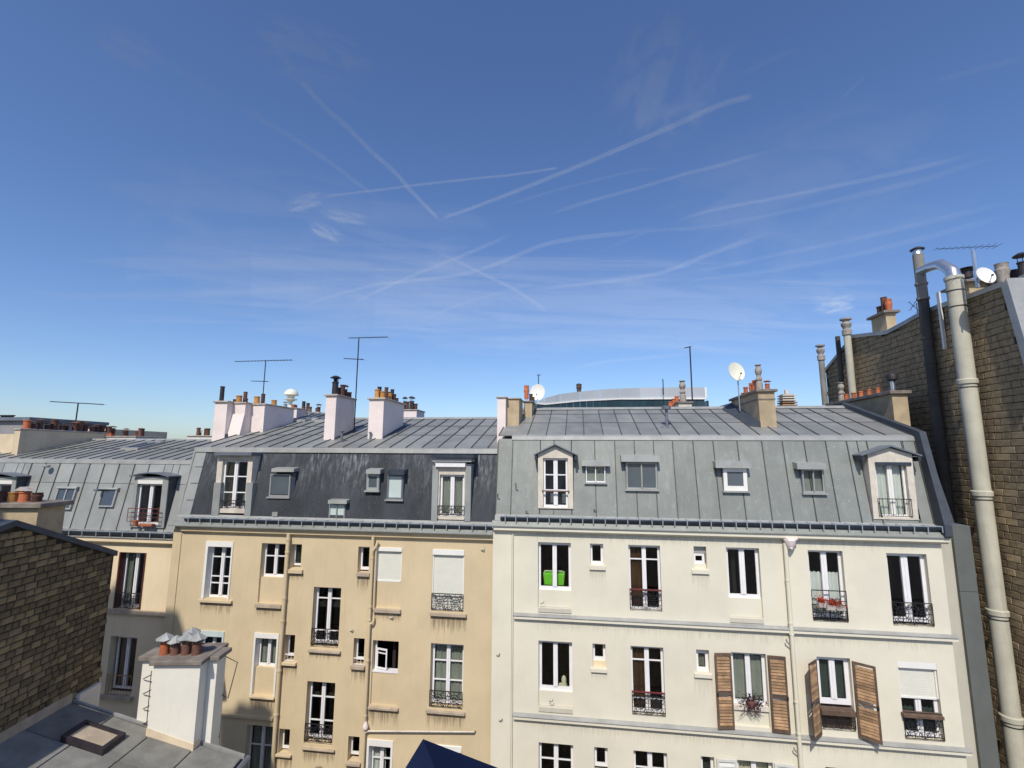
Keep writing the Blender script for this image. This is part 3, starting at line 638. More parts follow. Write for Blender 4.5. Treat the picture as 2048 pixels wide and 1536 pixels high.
for (x, y) in ((1084, 1206), (1102, 1401), (996, 1309), (1001, 1439)):
    p = onY(x, y, YW); part('wall_hook', MB().tube([(p[0] - .05, YW - .01, p[2]), (p[0] - .02, YW - .08, p[2]), (p[0] + .05, YW - .08, p[2] + .02), (p[0] + .06, YW - .08, p[2] + .07)], .012, 6), 'pipe_grey', WB)

# dormers on the white mansard
def dormer(parent, TL, BR, Yf, glassTL, glassBR, gable=None, eaves=None, mull=1, rails=(.33, .66), curtain=None, mat='paint', jamb='stone', roofmat='zinc_dark', backY=16.3, hood=0, railz=None, railst=0, base=None):
    a, b_ = onY(*TL, Yf), onY(*BR, Yf); g0, g1 = onY(*glassTL, Yf), onY(*glassBR, Yf)
    x0, x1, z1, z0 = a[0], b_[0], a[2], b_[2]
    d = MB()
    d.box(x0, g0[0], Yf, backY, z0, z1); d.box(g1[0], x1, Yf, backY, z0, z1); d.box(g0[0], g1[0], Yf, backY, g0[2], z1)
    if z0 < g1[2] - .01: d.box(g0[0], g1[0], Yf, backY, z0, g1[2])
    d2 = MB().box(g0[0], g1[0], backY + .6, backY + .65, g1[2], g0[2])
    if gable:
        ap = onY(*gable, Yf); zt = z1
        d.prism([(x0, z1), (x1, z1), ((x0 + x1) / 2, ap[2] - .05)], 'y', Yf + .001, backY)
    o = part('dormer', d, jamb, parent)
    part('dormer_interior', d2, 'dark_room', o)
    if gable:
        e0, e1 = onY(*eaves[0], Yf), onY(*eaves[1], Yf); xm = (x0 + x1) / 2; zp = ap[2]
        ze = (e0[2] + e1[2]) / 2
        for (xa) in (e0[0], e1[0]):
            part('dormer_roof', MB().hexa([(xa, Yf - .12, ze - .02), (xm, Yf - .12, zp - .02), (xm, backY + .2, zp - .02), (xa, backY + .1, ze - .02)], [(xa, Yf - .12, ze + .02), (xm, Yf - .12, zp + .025), (xm, backY + .2, zp + .025), (xa, backY + .1, ze + .02)]), roofmat, o)
            part('bracket_block', MB().box(xa + (.03 if xa < xm else -.10), xa + (.10 if xa < xm else -.03), Yf - .10, Yf + .3, ze - .16, ze - .03), 'gutter', o)
    wz0 = g1[2]
    wo = window(parent, g0[0] + .01, g1[0] - .01, wz0, g0[2] - .005, Yf + .10, mull, rails, mat, .06, .13, curtain)
    if railz:
        part('railing', railing_mb(g0[0] - .02, g1[0] + .02, wz0 + .04, onY(*railz, Yf)[2], Yf - .02, railst), 'iron', parent)
    return o
dormer(WB, (1076, 908), (1146.5, 1018), 15.60, (1086, 916), (1136.5, 1016), (1108, 889), ((1068, 909), (1155, 911)), 1, (.35, .66), None, jamb='stone')
p = onY(1110, 983.5, 15.58); q = onY(1136.5, 983.5, 15.58); part('handrail', MB().box(onY(1084, 983.5, 15.58)[0], q[0] + .04, 15.55, 15.58, p[2], p[2] + .04), 'wood_dark', WB)
dormer(WB, (1735, 908), (1838, 1040), 15.60, (1749, 924), (1824, 1036), (1781, 892), ((1718, 911), (1839, 911)), 1, (), 'curtain_white', jamb='stone', mat='pvc', railz=(1790, 998), railst=3)
p, q = onY(1749, 924, 15.6), onY(1822, 931, 15.6); part('blind_box', MB().box(p[0], q[0], 15.57, 15.69, q[2], p[2]), 'gutter', WB)
# small box windows with hoods
def boxwin(parent, hoodTL, hoodBR, wTL, wBR, Yf, mull, frame, curtain=None, glass='skyglass', backY=16.2, hoodmat='zinc_light', fw=.05, rails=()):
    a, b_ = onY(*hoodTL, Yf - .13), onY(*hoodBR, Yf - .13); c, d = onY(*wTL, Yf), onY(*wBR, Yf)
    o = window(parent, c[0], d[0], d[2], c[2], Yf, mull, rails, frame, fw, fw * 1.1, curtain, glass=glass)
    bx = MB().box(c[0] - .02, c[0] - .002, Yf + .01, backY, d[2], c[2]); bx.box(d[0] + .002, d[0] + .02, Yf + .01, backY, d[2], c[2]); bx.box(c[0] - .02, d[0] + .02, Yf + .3, Yf + .33, d[2], c[2])
    part('box_cheek', bx, 'zinc_dark', o)
    part('hood', MB().hexa([(a[0], Yf - .13, b_[2]), (b_[0], Yf - .13, b_[2]), (b_[0], backY, b_[2] + .03), (a[0], backY, b_[2] + .03)], [(a[0], Yf - .12, a[2] - .02), (b_[0], Yf - .12, a[2] - .02), (b_[0], backY, a[2] + .04), (a[0], backY, a[2] + .04)]), hoodmat, o)
    part('apron', MB().box(c[0] - .05, d[0] + .05, Yf - .07, Yf + .25, d[2] - .05, d[2] - .002), 'zinc_light', o)
    return o
boxwin(WB, (1163, 920), (1220, 932.5), (1171.5, 932), (1211, 965), 15.78, 1, 'paint', 'curtain_cream', 'glass', fw=.03)
boxwin(WB, (1242, 910), (1320, 924), (1252, 924.5), (1315, 979), 15.74, 1, 'zinc_light', None, fw=.04)
boxwin(WB, (1431, 922.5), (1503, 936.5), (1446, 936), (1496, 982), 15.72, 0, 'pvc', None, fw=.11)
boxwin(WB, (1594, 925), (1653, 939), (1604, 939), (1650, 986), 15.72, 1, 'zinc_light', None, 'glass', fw=.035)
for (x, y) in ((1030, 967), (1052, 1022), (994, 988), (1188, 1018)):
    p = onY(x, y, 15.6); part('bracket_hook', MB().tube([(p[0], 15.75, p[2]), (p[0], 15.55, p[2]), (p[0] + .06, 15.52, p[2] + .03)], .02, 6), 'zinc_light', WB)
# vent pipe with cowl on the white roof
p = onslope(1334, 856, T0[0], T0[1], (T1[1] - T0[1]) / (T1[0] - T0[0]))
b = MB().tube([p, p + Vector((0, 0, .62))], .045, 10); b.lathe(tuple(p + Vector((0, 0, .62))), [(.05, 0), (.15, .02), (.16, .12), (.08, .14)], 12); b.lathe(tuple(p + Vector((-.08, 0, -.01))), [(.16, 0), (.13, .05), (.05, .08)], 12)
part('roof_vent', b, 'zinc_dark', WB, smooth=True)
for (x, y) in ((1158, 838), ):
    p = onslope(x, y, T0[0], T0[1], .324); part('roof_hook', MB().box(p[0] - .12, p[0] + .12, p[1], p[1] + .05, p[2] + .02, p[2] + .05), 'gutter', WB)

# ================================================================== chimneys
def stack(parent, name, x0, x1, y0, y1, z0, z1, mat, cap='cap', capo=.07, caph=.07, band=False):
    o = part(name, MB().box(x0, x1, y0, y1, z0, z1), mat, parent)
    part('chimney_cap', MB().box(x0 - capo, x1 + capo, y0 - capo, y1 + capo, z1 + .002, z1 + caph), cap, o, bevel=.01)
    if band: part('chimney_band', MB().box(x0 - .02, x1 + .02, y0 - .02, y1 + .02, z1 - .26, z1 - .22), cap, o)
    return o
tanW = (T1[1] - T0[1]) / (T1[0] - T0[0])
def base_on_W(x, y): return onslope(x, y, T0[0], T0[1], tanW)
# C5: tan stack on the white roof
a = base_on_W(1521, 856); b_ = base_on_W(1554, 856); Yc5 = a[1]
top = onY(1514, 784, Yc5)[2]
c5 = stack(WB, 'chimney_stack', a[0], b_[0], Yc5, Yc5 + 2.9, .4, top, 'tan', band=True, caph=.09, capo=.08)
for (x, y, w_, hh, dY, kd, mt) in ((1519, 778, 13, 55, .5, 'vase', 'stone_pot'), (1535, 776, 12, 22, .35, 'hat', 'terra'), (1510, 780, 10, 26, .9, 'plain', 'terra'), (1507, 784, 10, 22, 1.4, 'plain', 'terra'), (1503, 787, 9, 26, 1.8, 'bell', 'terra'), (1492, 790, 9, 22, 2.4, 'plain', 'terra'), (1486, 792, 8, 12, 2.7, 'plain', 'terra')):
    P_ = onY(x, y, Yc5 + dY); m = mpp(x, y, Yc5 + dY); k = (kd, mt)
    if k not in POTM: POTM[k] = pot_mesh(kd).mesh('chimney_pot', M[mt], smooth=True)
    inst('chimney_pot', POTM[k], c5, (min(max(P_[0], a[0] + .08), b_[0] - .08), P_[1], top + .07), (w_ * m, w_ * m, hh * m), 0)
part('chimney_flashing', MB().hexa([(a[0] - .35, Yc5 + .1, T0[1] + (Yc5 + .1 - T0[0]) * tanW + .02), (a[0] - .002, Yc5 - .05, T0[1] + (Yc5 - .05 - T0[0]) * tanW + .02), (a[0] - .002, Yc5 + 2.9, T0[1] + (Yc5 + 2.9 - T0[0]) * tanW + .02), (a[0] - .5, Yc5 + 2.9, T0[1] + (Yc5 + 2.9 - T0[0]) * tanW + .02)],
     [(a[0] - .30, Yc5 + .1, T0[1] + (Yc5 + .1 - T0[0]) * tanW + .05), (a[0] - .002, Yc5 - .05, T0[1] + (Yc5 - T0[0]) * tanW + .2), (a[0] - .002, Yc5 + 2.9, T0[1] + (Yc5 + 2.9 - T0[0]) * tanW + .2), (a[0] - .5, Yc5 + 2.9, T0[1] + (Yc5 + 2.9 - T0[0]) * tanW + .05)]), 'lead_or_shaded_zinc', c5)
# C4: boundary stacks
p0, p1 = onY(994, 870, 17.1), onY(1011, 856, 17.1); zt = onY(1000, 796, 17.1)[2]
c4 = stack(WB, 'chimney_stack', p0[0], p1[0], 17.1, 19.6, -.5, zt, 'pink', 'capw', .05, .05)
q0, q1 = onY(1011.5, 855, 17.35), onY(1038, 853, 17.35)
c4b = stack(WB, 'chimney_stack', p1[0] + .005, q1[0], 17.35, 18.5, .3, zt - .02, 'tan', 'capw', .05, .055)
r0, r1 = onY(1047, 845, 18.0), onY(1061, 844, 18.0); zt3 = onY(1053, 803, 18.0)[2]
c4c = stack(WB, 'chimney_stack', r0[0] - .05, r1[0], 18.55, 20.3, .5, zt3 + .03, 'tan', 'cap', .05, .06)
for (x, y, w_, hh, dY, kd, mt) in ((1053, 797, 11, 26, 18.7, 'bell', 'terra'), (1062, 800, 8, 12, 19.0, 'plain', 'terra_dark'), (1066, 806, 8, 12, 19.4, 'plain', 'terra_dark')): pot(c4c, x, y, w_, hh, dY, kd, mt)
# C6 long low stack against the brick gable
f0, f1 = onY(1789, 840, 18.3), onY(1817, 840, 18.3); zt6 = onY(1790, 788, 18.3)[2]
c6 = stack(WB, 'chimney_stack', f0[0], min(f1[0] + .05, 11.95), 18.3, 22.6, -.5, zt6, 'tan', 'cap', .10, .12)
for k, (x, y) in enumerate(((1728, 787), (1739, 784.5), (1749, 782), (1760, 780), (1771, 777))):
    Yk = 18.3 + 3.0 * (1 - (x - 1728) / 60) + .3
    P_ = onY(x, y, Yk); m = mpp(x, y, Yk); kd = ('plain', 'terra')
    inst('chimney_pot', POTM[kd], c6, (f0[0] + .22, Yk, zt6 + .11), (9 * m, 9 * m, 14 * m), k)
kd = ('vase', 'stone_pot'); inst('chimney_pot', POTM[kd], c6, (f0[0] + .25, 22.0, zt6 + .1), (.26, .26, .85), 0)
b = MB().tube([(f0[0] + .3, 18.7, zt6), (f0[0] + .3, 18.7, zt6 + .55)], .07, 10); part('flue_tube', b, 'galv', c6, smooth=True)
part('flue_cowl', MB().lathe((f0[0] + .3, 18.7, zt6 + .5), [(.07, 0), (.17, .06), (.18, .2), (.12, .28), (.09, .3)], 12), 'soot', c6, smooth=True)

# ================================================================== BEIGE BUILDING
BB = thing('beige_apartment_building', 'sand coloured apartment building with stained black mansard and pink chimneys', 'building', (-8, YB, -17))
bx0 = onY(345, 1100, YB)[0]; bx1 = wx0 - .003
BH = {
 'b1': R_((413.6, 1082), (458, 1199), YB), 'b2': R_((524, 1086), (563, 1208), YB), 'b3': R_((583, 1088), (601, 1137), YB), 'b4': R_((717, 1093), (737, 1146), YB),
 'b5': R_((754, 1094), (800, 1217), YB), 'b6': R_((866, 1098), (926.5, 1224), YB), 'b7': R_((628, 1173.5), (676, 1298), YB), 'b8': R_((570, 1269), (587, 1324), YB),
 'b9': R_((708, 1276), (727, 1332), YB), 'b10': R_((746, 1280), (793, 1413), YB), 'b11': R_((396, 1260), (439, 1384), YB), 'b12': R_((510, 1265), (550, 1393), YB),
 'b13': R_((862, 1286), (925, 1419), YB), 'b14': R_((615, 1362), (664, 1492), YB), 'b15': R_((697, 1472), (717, 1525), YB), 'b16': R_((735, 1477), (782, 1610), YB),
 'b17': R_((870, 1488), (921, 1620), YB), 'b18': R_((559, 1457), (577, 1509), YB), 'b19': R_((494, 1449), (540, 1570), YB)}
zcb = onY(985, 1077, YB)[2]
wall(BB, 'wall', bx0, bx1, -17, zcb + .25, YB, list(BH.values()), 'beige_wall')
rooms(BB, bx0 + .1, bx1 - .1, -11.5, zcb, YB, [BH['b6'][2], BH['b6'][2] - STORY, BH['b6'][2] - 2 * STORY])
gxb = onY(366, 1068, YB)[0]
part('end_pilaster', MB().box(bx0, gxb - .03, YB - .03, YB - .002, -17, zcb), 'beige_wall', BB)
part('cornice', MB().prism([(YB - .12, zcb - .03), (YB - .12, zcb + .05), (YB - .16, zcb + .08), (YB - .16, zcb + .13), (YB - .002, zcb + .13), (YB - .002, zcb - .10), (YB - .05, zcb - .08)], 'x', gxb, bx1), 'beige_wall', BB)
part('cornice_capping', MB().prism([(YB - .24, zcb + .133), (YB - .24, zcb + .16), (YB - .12, zcb + .28), (YB + .1, zcb + .28), (YB + .1, zcb + .133)], 'x', bx0 - .05, bx1), 'zinc_mansard', BB)
gutter(BB, bx0 + .5, bx1 - .02, YB - .10, zcb + .39, .11, 26, YB)
GF = (15.70, zcb + .40); GT = (16.20, .06)
part('eaves_sheet', MB().hexa([(bx0, YB + .02, zcb + .28), (bx1, YB + .02, zcb + .28), (bx1, YB + .2, zcb + .28), (bx0, YB + .2, zcb + .28)], [(bx0, YB + .03, zcb + .42), (bx1, YB + .03, zcb + .42), (bx1, YB + .14, zcb + .50), (bx0, YB + .14, zcb + .50)]), 'zinc_light', BB)
part('roof_body', MB().prism([(GF[0] + .95, GF[1]), (GT[0] + .75, GT[1]), (21.8, 1.50), (27, .1), (27, -17), (YB + 3.4, -17), (YB + 3.4, GF[1] - .2)], 'x', bx0 + .02, bx1), 'zinc_dark', BB)
msx = onY(400, 960, 16.0)[0]
gs = [(onY(441, 960, 15.7)[0], onY(493, 960, 15.7)[0], GF[1] + .04, GT[1] - .12), (onY(878, 960, 15.7)[0], onY(929, 960, 15.7)[0], GF[1] + .04, GT[1] - .35)]
b = MB(); ed = [msx] + [x for g in gs for x in g[:2]] + [bx1]; Yg = lambda z: GF[0] + (GT[0] - GF[0]) * (z - GF[1]) / (GT[1] - GF[1])
def sl_(xa, xb, za, zb): b.hexa([(xa, Yg(za), za), (xb, Yg(za), za), (xb, Yg(za) + .04, za), (xa, Yg(za) + .04, za)], [(xa, Yg(zb), zb), (xb, Yg(zb), zb), (xb, Yg(zb) + .04, zb), (xa, Yg(zb) + .04, zb)])
for k in range(5):
    if k % 2 == 0: sl_(ed[k], ed[k + 1], GF[1], GT[1])
    else: sl_(ed[k], ed[k + 1], GF[1], gs[k // 2][2]); sl_(ed[k], ed[k + 1], gs[k // 2][3], GT[1])
part('mansard_slope', b, 'slate', BB)
for k in range(4):
    s0, s1 = k / 4, (k + 1) / 4 - .01
    Y_ = lambda s: GF[0] + (GT[0] - GF[0]) * s; Z_ = lambda s: GF[1] + (GT[1] - GF[1]) * s
    part('zinc_sheet', MB().hexa([(bx0, Y_(s0), Z_(s0)), (msx, Y_(s0), Z_(s0)), (msx, Y_(s1), Z_(s1)), (bx0, Y_(s1), Z_(s1))], [(bx0, Y_(s0) - .02, Z_(s0)), (msx, Y_(s0) - .02, Z_(s0)), (msx, Y_(s1) - .015, Z_(s1)), (bx0, Y_(s1) - .015, Z_(s1))]), 'zinc_left', BB)
part('hip_roll', MB().tube([(bx0, GF[0] - .01, GF[1]), (bx0, GT[0] - .01, GT[1] + .1)], .035, 8), 'zinc_light', BB)
part('break_band', MB().prism([(GT[0] - .06, GT[1] - .05), (GT[0] - .04, GT[1] + .09), (GT[0] + .10, GT[1] + .14), (GT[0] + .10, GT[1] - .05)], 'x', bx0, bx1), 'zinc_light', BB)
H0 = (GT[0] + .06, GT[1] + .11); H1 = (21.8, 1.58); tanB = (H1[1] - H0[1]) / (H1[0] - H0[0])
bxs = [onY(x, 897, 16.4)[0] for x in (386, 425, 462, 499, 530, 564, 595, 632, 660, 694, 728, 761, 792, 824, 860, 896, 932, 960)]
bxs = [bx0 + .02] + bxs[1:-1] + [bx1 - .6, bx1]
xs_ = [bx0 + .02]; 
while xs_[-1] < bx1 - .75: xs_.append(xs_[-1] + .575 + random.uniform(-.015, .015))
xs_.append(bx1)
slope_bays(BB, xs_, H0[0], H0[1], H1[0], H1[1], 'zinc_roof', cuts=(0, .36, .68, 1), batten=(.04, .06))
part('ridge_cap', MB().prism([(21.6, 1.57), (21.8, 1.68), (22.0, 1.57)], 'x', bx0, bx1), 'zinc_light', BB)
# windows
RB = .20
h = BH['b1']; s_ = .09
part('surround', MB().box(h[0], h[0] + s_, YB - .03, YB + .2, h[2], h[3]).box(h[1] - s_ * .6, h[1], YB - .03, YB + .2, h[2], h[3]).box(h[0] + s_, h[1] - s_ * .6, YB - .03, YB + .2, h[3] - .17, h[3]), 'pvc', BB)
window(BB, h[0] + s_, h[1] - s_ * .6, h[2], h[3] - .17, YB + RB, 1, (.27, .40, .78), 'paint', .05, .12); sillp(BB, (396, 1199), (461, 1208), YB, 'beige_wall')
h = BH['b2']; zt = onY(540, 1156, YB)[2]; panel(BB, h, zt, YB, 'beige_wall'); window(BB, h[0], h[1], zt, h[3], YB + RB, 1, (.60,), 'paint', .06, .11, None); sillp(BB, (509, 1208), (561, 1218), YB)
h = BH['b3']; window(BB, h[0], h[1], h[2] + .05, h[3], YB + RB, 0, (), 'paint', .05, curtain='curtain_green'); sillp(BB, (576, 1139), (603, 1148), YB, 'beige_wall')
h = BH['b4']; window(BB, h[0], h[1], h[2] + .05, h[3], YB + RB, 0, (), 'paint', .07); sillp(BB, (712, 1146), (738, 1154), YB)
h = BH['b5']; zt = onY(775, 1164, YB)[2]; panel(BB, h, zt - .002, YB, 'beige_wall', .05); roller(BB, h[0], h[1], zt + .05, h[3], YB, .12); sillp(BB, (746, 1218), (800, 1228), YB)
h = BH['b6']; roller(BB, h[0], h[1], h[2] + .06, h[3], YB, .17); rl(BB, h, (896, 1188), YB, 0, 'iron', .03); sillp(BB, (859, 1226), (932, 1236), YB)
h = BH['b7']; window(BB, h[0], h[1], h[2] + .08, h[3], YB + RB, 1, (.22, .78), 'paint', .07, .12, 'curtain_brown', crange=(h[0] + .3, h[0] + .5)); rl(BB, h, (650, 1258), YB, 0, 'iron', .0, .09); sillp(BB, (615, 1300), (679, 1309), YB)
h = BH['b8']; window(BB, h[0], h[1], h[2] + .10, h[3], YB + RB, 0, (), 'paint', .06); sillp(BB, (561, 1325), (590, 1333), YB, 'beige_wall')
h = BH['b9']; window(BB, h[0], h[1], h[2] + .10, h[3], YB + RB, 0, (), 'paint', .06); sillp(BB, (700, 1332), (728, 1341), YB)
for k in ('b8', 'b9'): h = BH[k]; part('railing', railing_mb(h[0], h[1], h[2] + .02, h[2] + .2, YB + .05, 3), 'paint', BB)
h = BH['b10']; zt = onY(770, 1347, YB)[2]; panel(BB, h, zt, YB, 'beige_wall', .06)
part('window_ledge', MB().box(h[0], h[1], YB + .04, YB + .28, zt + .002, zt + .05), 'paint', BB); sillp(BB, (735, 1414), (795, 1424), YB)
# the open casement: leaf folded into the room
b = MB(); fx = h[0] + .02
b.box(fx, fx + .05, YB + .18, YB + .24, zt + .05, h[3])
wo = part('window', b, 'paint', BB)
lz0, lz1 = zt + .07, h[3] - .28
def leaf(a, z): return (fx + .06 + a * .38, YB + .16 - a * .10, z)
b = MB(); 
for (a0, a1, z0_, z1_) in ((0, .12, lz0, lz1), (.88, 1, lz0, lz1), (.12, .88, lz0, lz0 + .05), (.12, .88, lz1 - .05, lz1), (.12, .88, (lz0 + lz1) / 2 + .15, (lz0 + lz1) / 2 + .18)):
    A, B2 = leaf(a0, z0_), leaf(a1, z0_); b.hexa([A, B2, (B2[0], B2[1] + .03, z0_), (A[0], A[1] + .03, z0_)], [(A[0], A[1], z1_), (B2[0], B2[1], z1_), (B2[0], B2[1] + .03, z1_), (A[0], A[1] + .03, z1_)])
part('open_leaf', b, 'paint', wo)
h = BH['b11']; part('surround', MB().box(h[0], h[0] + .06, YB - .03, YB + .2, h[2], h[3]).box(h[1] - .06, h[1], YB - .03, YB + .2, h[2], h[3]).box(h[0] + .06, h[1] - .06, YB - .03, YB + .2, h[3] - .17, h[3]), 'frost', BB)
window(BB, h[0] + .06, h[1] - .06, h[2], h[3] - .17, YB + RB, 1, (), 'paint', .07, .10)
h = BH['b12']; part('surround', MB().box(h[0], h[0] + .06, YB - .03, YB + .2, h[2], h[3]).box(h[1] - .06, h[1], YB - .03, YB + .2, h[2], h[3]).box(h[0] + .06, h[1] - .06, YB - .03, YB + .2, h[3] - .15, h[3]), 'pvc', BB)
zt = onY(530, 1337, YB)[2]; panel(BB, [h[0] + .06, h[1] - .06, h[2], h[3]], zt, YB, 'beige_wall'); window(BB, h[0] + .06, h[1] - .06, zt, h[3] - .15, YB + RB, 1, (), 'paint', .06, .10, 'curtain_grey'); sillp(BB, (496, 1393), (547, 1401), YB, 'beige_wall')
h = BH['b13']; window(BB, h[0], h[1], h[2] + .05, h[3] - .03, YB + RB, 1, (.38, .70), 'paint', .075, .12, 'curtain_grey', ctop=h[3] - .14); rl(BB, h, (894, 1383), YB, 0, 'iron', .03); sillp(BB, (851, 1421), (929, 1433), YB)
h = BH['b14']; window(BB, h[0], h[1], h[2] + .08, h[3], YB + RB, 1, (.30, .70), 'paint', .07, .12, 'curtain_brown', crange=(h[0] + .3, h[0] + .42)); rl(BB, h, (637, 1449), YB, 0, 'iron', .0, .09); sillp(BB, (602, 1497), (667, 1506), YB)
h = BH['b15']; window(BB, h[0], h[1], h[2] + .1, h[3], YB + RB, 0, (), 'paint', .06); sillp(BB, (690, 1526), (719, 1535), YB)
h = BH['b16']; part('surround', MB().box(h[0], h[0] + .07, YB - .03, YB + .2, h[2], h[3]).box(h[1] - .07, h[1], YB - .03, YB + .2, h[2], h[3]).box(h[0] + .07, h[1] - .07, YB - .03, YB + .2, h[3] - .18, h[3]), 'pvc', BB)
window(BB, h[0] + .07, h[1] - .07, h[2], h[3] - .18, YB + RB, 1, (.72,), 'paint', .06, .11, 'curtain_white', crange=(h[0] + .1, h[0] + .5))
h = BH['b17']; roller(BB, h[0], h[1], h[2] + .06, h[3], YB, .17)
h = BH['b18']; window(BB, h[0], h[1], h[2] + .05, h[3], YB + RB, 0, (), 'paint', .06); sillp(BB, (547, 1509), (580, 1517), YB, 'beige_wall')
h = BH['b19']; window(BB, h[0], h[1], h[2], h[3], YB + RB, 1, (.6,), 'paint', .05, .1, 'curtain_grey')
# pipes
def vpipe(parent, pts, r, mat, cols=(), Y=YB, name='downpipe'):
    P_ = [onY(x, y, Y - .1) for x, y in pts]
    o = part(name, MB().tube(P_, r, 10), mat, parent, smooth=True)
    for z in cols: part('pipe_collar', MB().tube([(P_[0][0], Y - .1, z - .05), (P_[0][0], Y - .1, z)], r * 1.22, 10), mat, o)
    return o
p1 = onY(577, 1074, YB - .1); pb = (p1[0], YB - .1)
part('downpipe', MB().tube([(p1[0], YB - .1, -17), (p1[0], YB - .1, p1[2] + .1)], .062, 10), 'beige_wall', BB, smooth=True)
for z in (p1[2] - .05, p1[2] - .45, p1[2] - 1.9, p1[2] - 2.6, p1[2] - 4.1, p1[2] - 5.4): part('pipe_collar', MB().tube([(p1[0], YB - .1, z - .06), (p1[0], YB - .1, z)], .077, 10), 'beige_wall', BB)
p2 = onY(746, 1081, YB - .1)
part('downpipe', MB().tube([(p2[0], YB - .1, -17), (p2[0], YB - .1, p2[2] + .12)], .052, 10), 'beige_wall', BB, smooth=True)
p3 = onY(748, 1105, YB - .12)
part('branch_pipe', MB().tube([(p2[0] + .01, YB - .11, p3[2] - .1), (p2[0] + .02, YB - .13, p3[2] + .05), (p2[0] + .13, YB - .12, p3[2] + .2), (p2[0] + .16, YB - .1, p3[2] + .33)], .045, 10), 'beige_wall', BB, smooth=True)
part('parallel_pipe', MB().tube([(p2[0] + .11, YB - .07, p3[2] + .1), (p2[0] + .11, YB - .07, onY(746, 1216, YB)[2])], .03, 8), 'beige_wall', BB, smooth=True)
p3 = onY(742, 1245, YB - .12)
part('branch_pipe', MB().tube([(p2[0], YB - .1, p3[2] - .05), (p2[0] + .09, YB - .12, p3[2] - .03), (p2[0] + .14, YB - .1, p3[2] + .05), (p2[0] + .13, YB - .08, p3[2] + .16)], .035, 8), 'beige_wall', BB, smooth=True)
for z in (p2[2] - .5, p2[2] - 2.0, p2[2] - 2.4, p2[2] - 3.6, p2[2] - 5.2): part('pipe_collar', MB().tube([(p2[0], YB - .1, z - .06), (p2[0], YB - .1, z)], .066, 10), 'beige_wall', BB)
ha, hb = onY(737, 1462, YB - .08), onY(948, 1464.5, YB - .08)
part('waste_pipe', MB().tube([(p2[0], YB - .1, ha[2] - .06), (p2[0] + .12, YB - .09, ha[2]), (hb[0], YB - .09, hb[2] + .015), (hb[0] + .02, YB - .09, hb[2] + .08)], .024, 8), 'stone', BB, smooth=True)
b = MB(); b.lathe((p2[0] + .04, YB - .12, ha[2] + .05), [(.04, 0), (.08, .03), (.09, .10), (.06, .16), (.04, .22)], 10); part('trap', b, 'pink', BB, smooth=True)
for (x, y) in ((966, 1098), (704, 1259), (784, 1234)):
    p = onY(x, y, YB); part('wall_stub', MB().tube([(p[0] - .06, YB - .04, p[2]), (p[0] + .03, YB - .08, p[2]), (p[0] + .04, YB - .08, p[2] + .06)], .018, 6), 'stone', BB)
# ledge line low on the left
la, lb = onY(441, 1425, YB), onY(546, 1438, YB)
part('string_course', MB().box(la[0], lb[0] + .02, YB - .07, YB - .003, lb[2] - .02, lb[2] + .06), 'beige_wall', BB)
# dormers and roof windows of the dark mansard
dormer(BB, (436.5, 909), (497, 1027), 15.74, (446, 920), (488, 1018), None, None, 1, (.33, .66), None, jamb='stone', backY=16.5, railz=(466, 1001), railst=0)
a, b_ = onY(435, 904, 15.7), onY(508, 911, 15.7); part('dormer_hood', MB().box(a[0], b_[0], 15.55, 16.5, b_[2], a[2]), 'zinc_dark', BB)
a, b_ = onY(431, 965, 15.72), onY(437, 1040, 15.72); part('dormer_jamb', MB().box(a[0] - .02, b_[0], 15.68, 16.1, b_[2], a[2]), 'zinc_left', BB)
a, b_ = onY(495, 965, 15.72), onY(500, 1040, 15.72); part('dormer_jamb', MB().box(a[0], b_[0] + .02, 15.68, 16.1, b_[2], a[2]), 'zinc_left', BB)
dormer(BB, (875, 934), (931, 1040), 15.74, (880, 949), (927, 1033), None, None, 1, (), 'curtain_grey', jamb='stone', backY=16.5, railz=(904, 1012), railst=0)
a, b_ = onY(864, 909, 15.65), onY(949, 916, 15.65); part('dormer_hood', MB().box(a[0], b_[0], 15.48, 16.5, b_[2], a[2]), 'gutter', BB)
a2, b2_ = onY(866, 916, 15.65), onY(944, 924, 15.65); part('dormer_fascia', MB().box(a2[0], b2_[0], 15.56, 16.5, b2_[2], a2[2] - .003), 'zinc_left', BB)
a, b_ = onY(872, 924, 15.66), onY(931, 934, 15.66); part('shutter_box', MB().box(a[0], b_[0], 15.60, 15.9, b_[2], a[2] - .003), 'paint', BB)
for (xa, xb) in ((866, 874.5), (931.5, 941)):
    a, b_ = onY(xa, 934, 15.72), onY(xb, 1043, 15.72); part('dormer_jamb', MB().box(a[0], b_[0], 15.68, 16.4, b_[2], a[2] + .1), 'zinc_left', BB)
boxwin(BB, (543, 936), (587, 944), (541, 948), (578, 994), 15.86, 0, 'zinc_light', None, 'skyglass', hoodmat='zinc_light', fw=.04)
a = onY(578, 945, 15.7); c = onY(585, 996, 15.7); part('side_cheek', MB().hexa([(a[0], 15.86, c[2]), (a[0] + .10, 15.9, c[2]), (a[0] + .10, 16.3, c[2]), (a[0], 16.3, c[2])], [(a[0], 15.86, a[2]), (a[0] + .14, 15.9, a[2]), (a[0] + .14, 16.3, a[2]), (a[0], 16.3, a[2])]), 'gutter', BB)  # near-black tone paints the shade on this right side
boxwin(BB, (732, 938), (760, 948), (734, 948), (757, 981), 15.84, 0, 'zinc_left', None, 'skyglass', hoodmat='zinc_left', fw=.075)
boxwin(BB, (774, 940), (808, 950), (776, 950), (804, 999), 15.82, 0, 'zinc_dark', None, 'frost', hoodmat='gutter', fw=.045)
boxwin(BB, (656, 999), (693, 1008), (659, 1008), (688, 1046), 15.72, 1, 'zinc_light', None, 'frost', hoodmat='zinc_light', fw=.03)
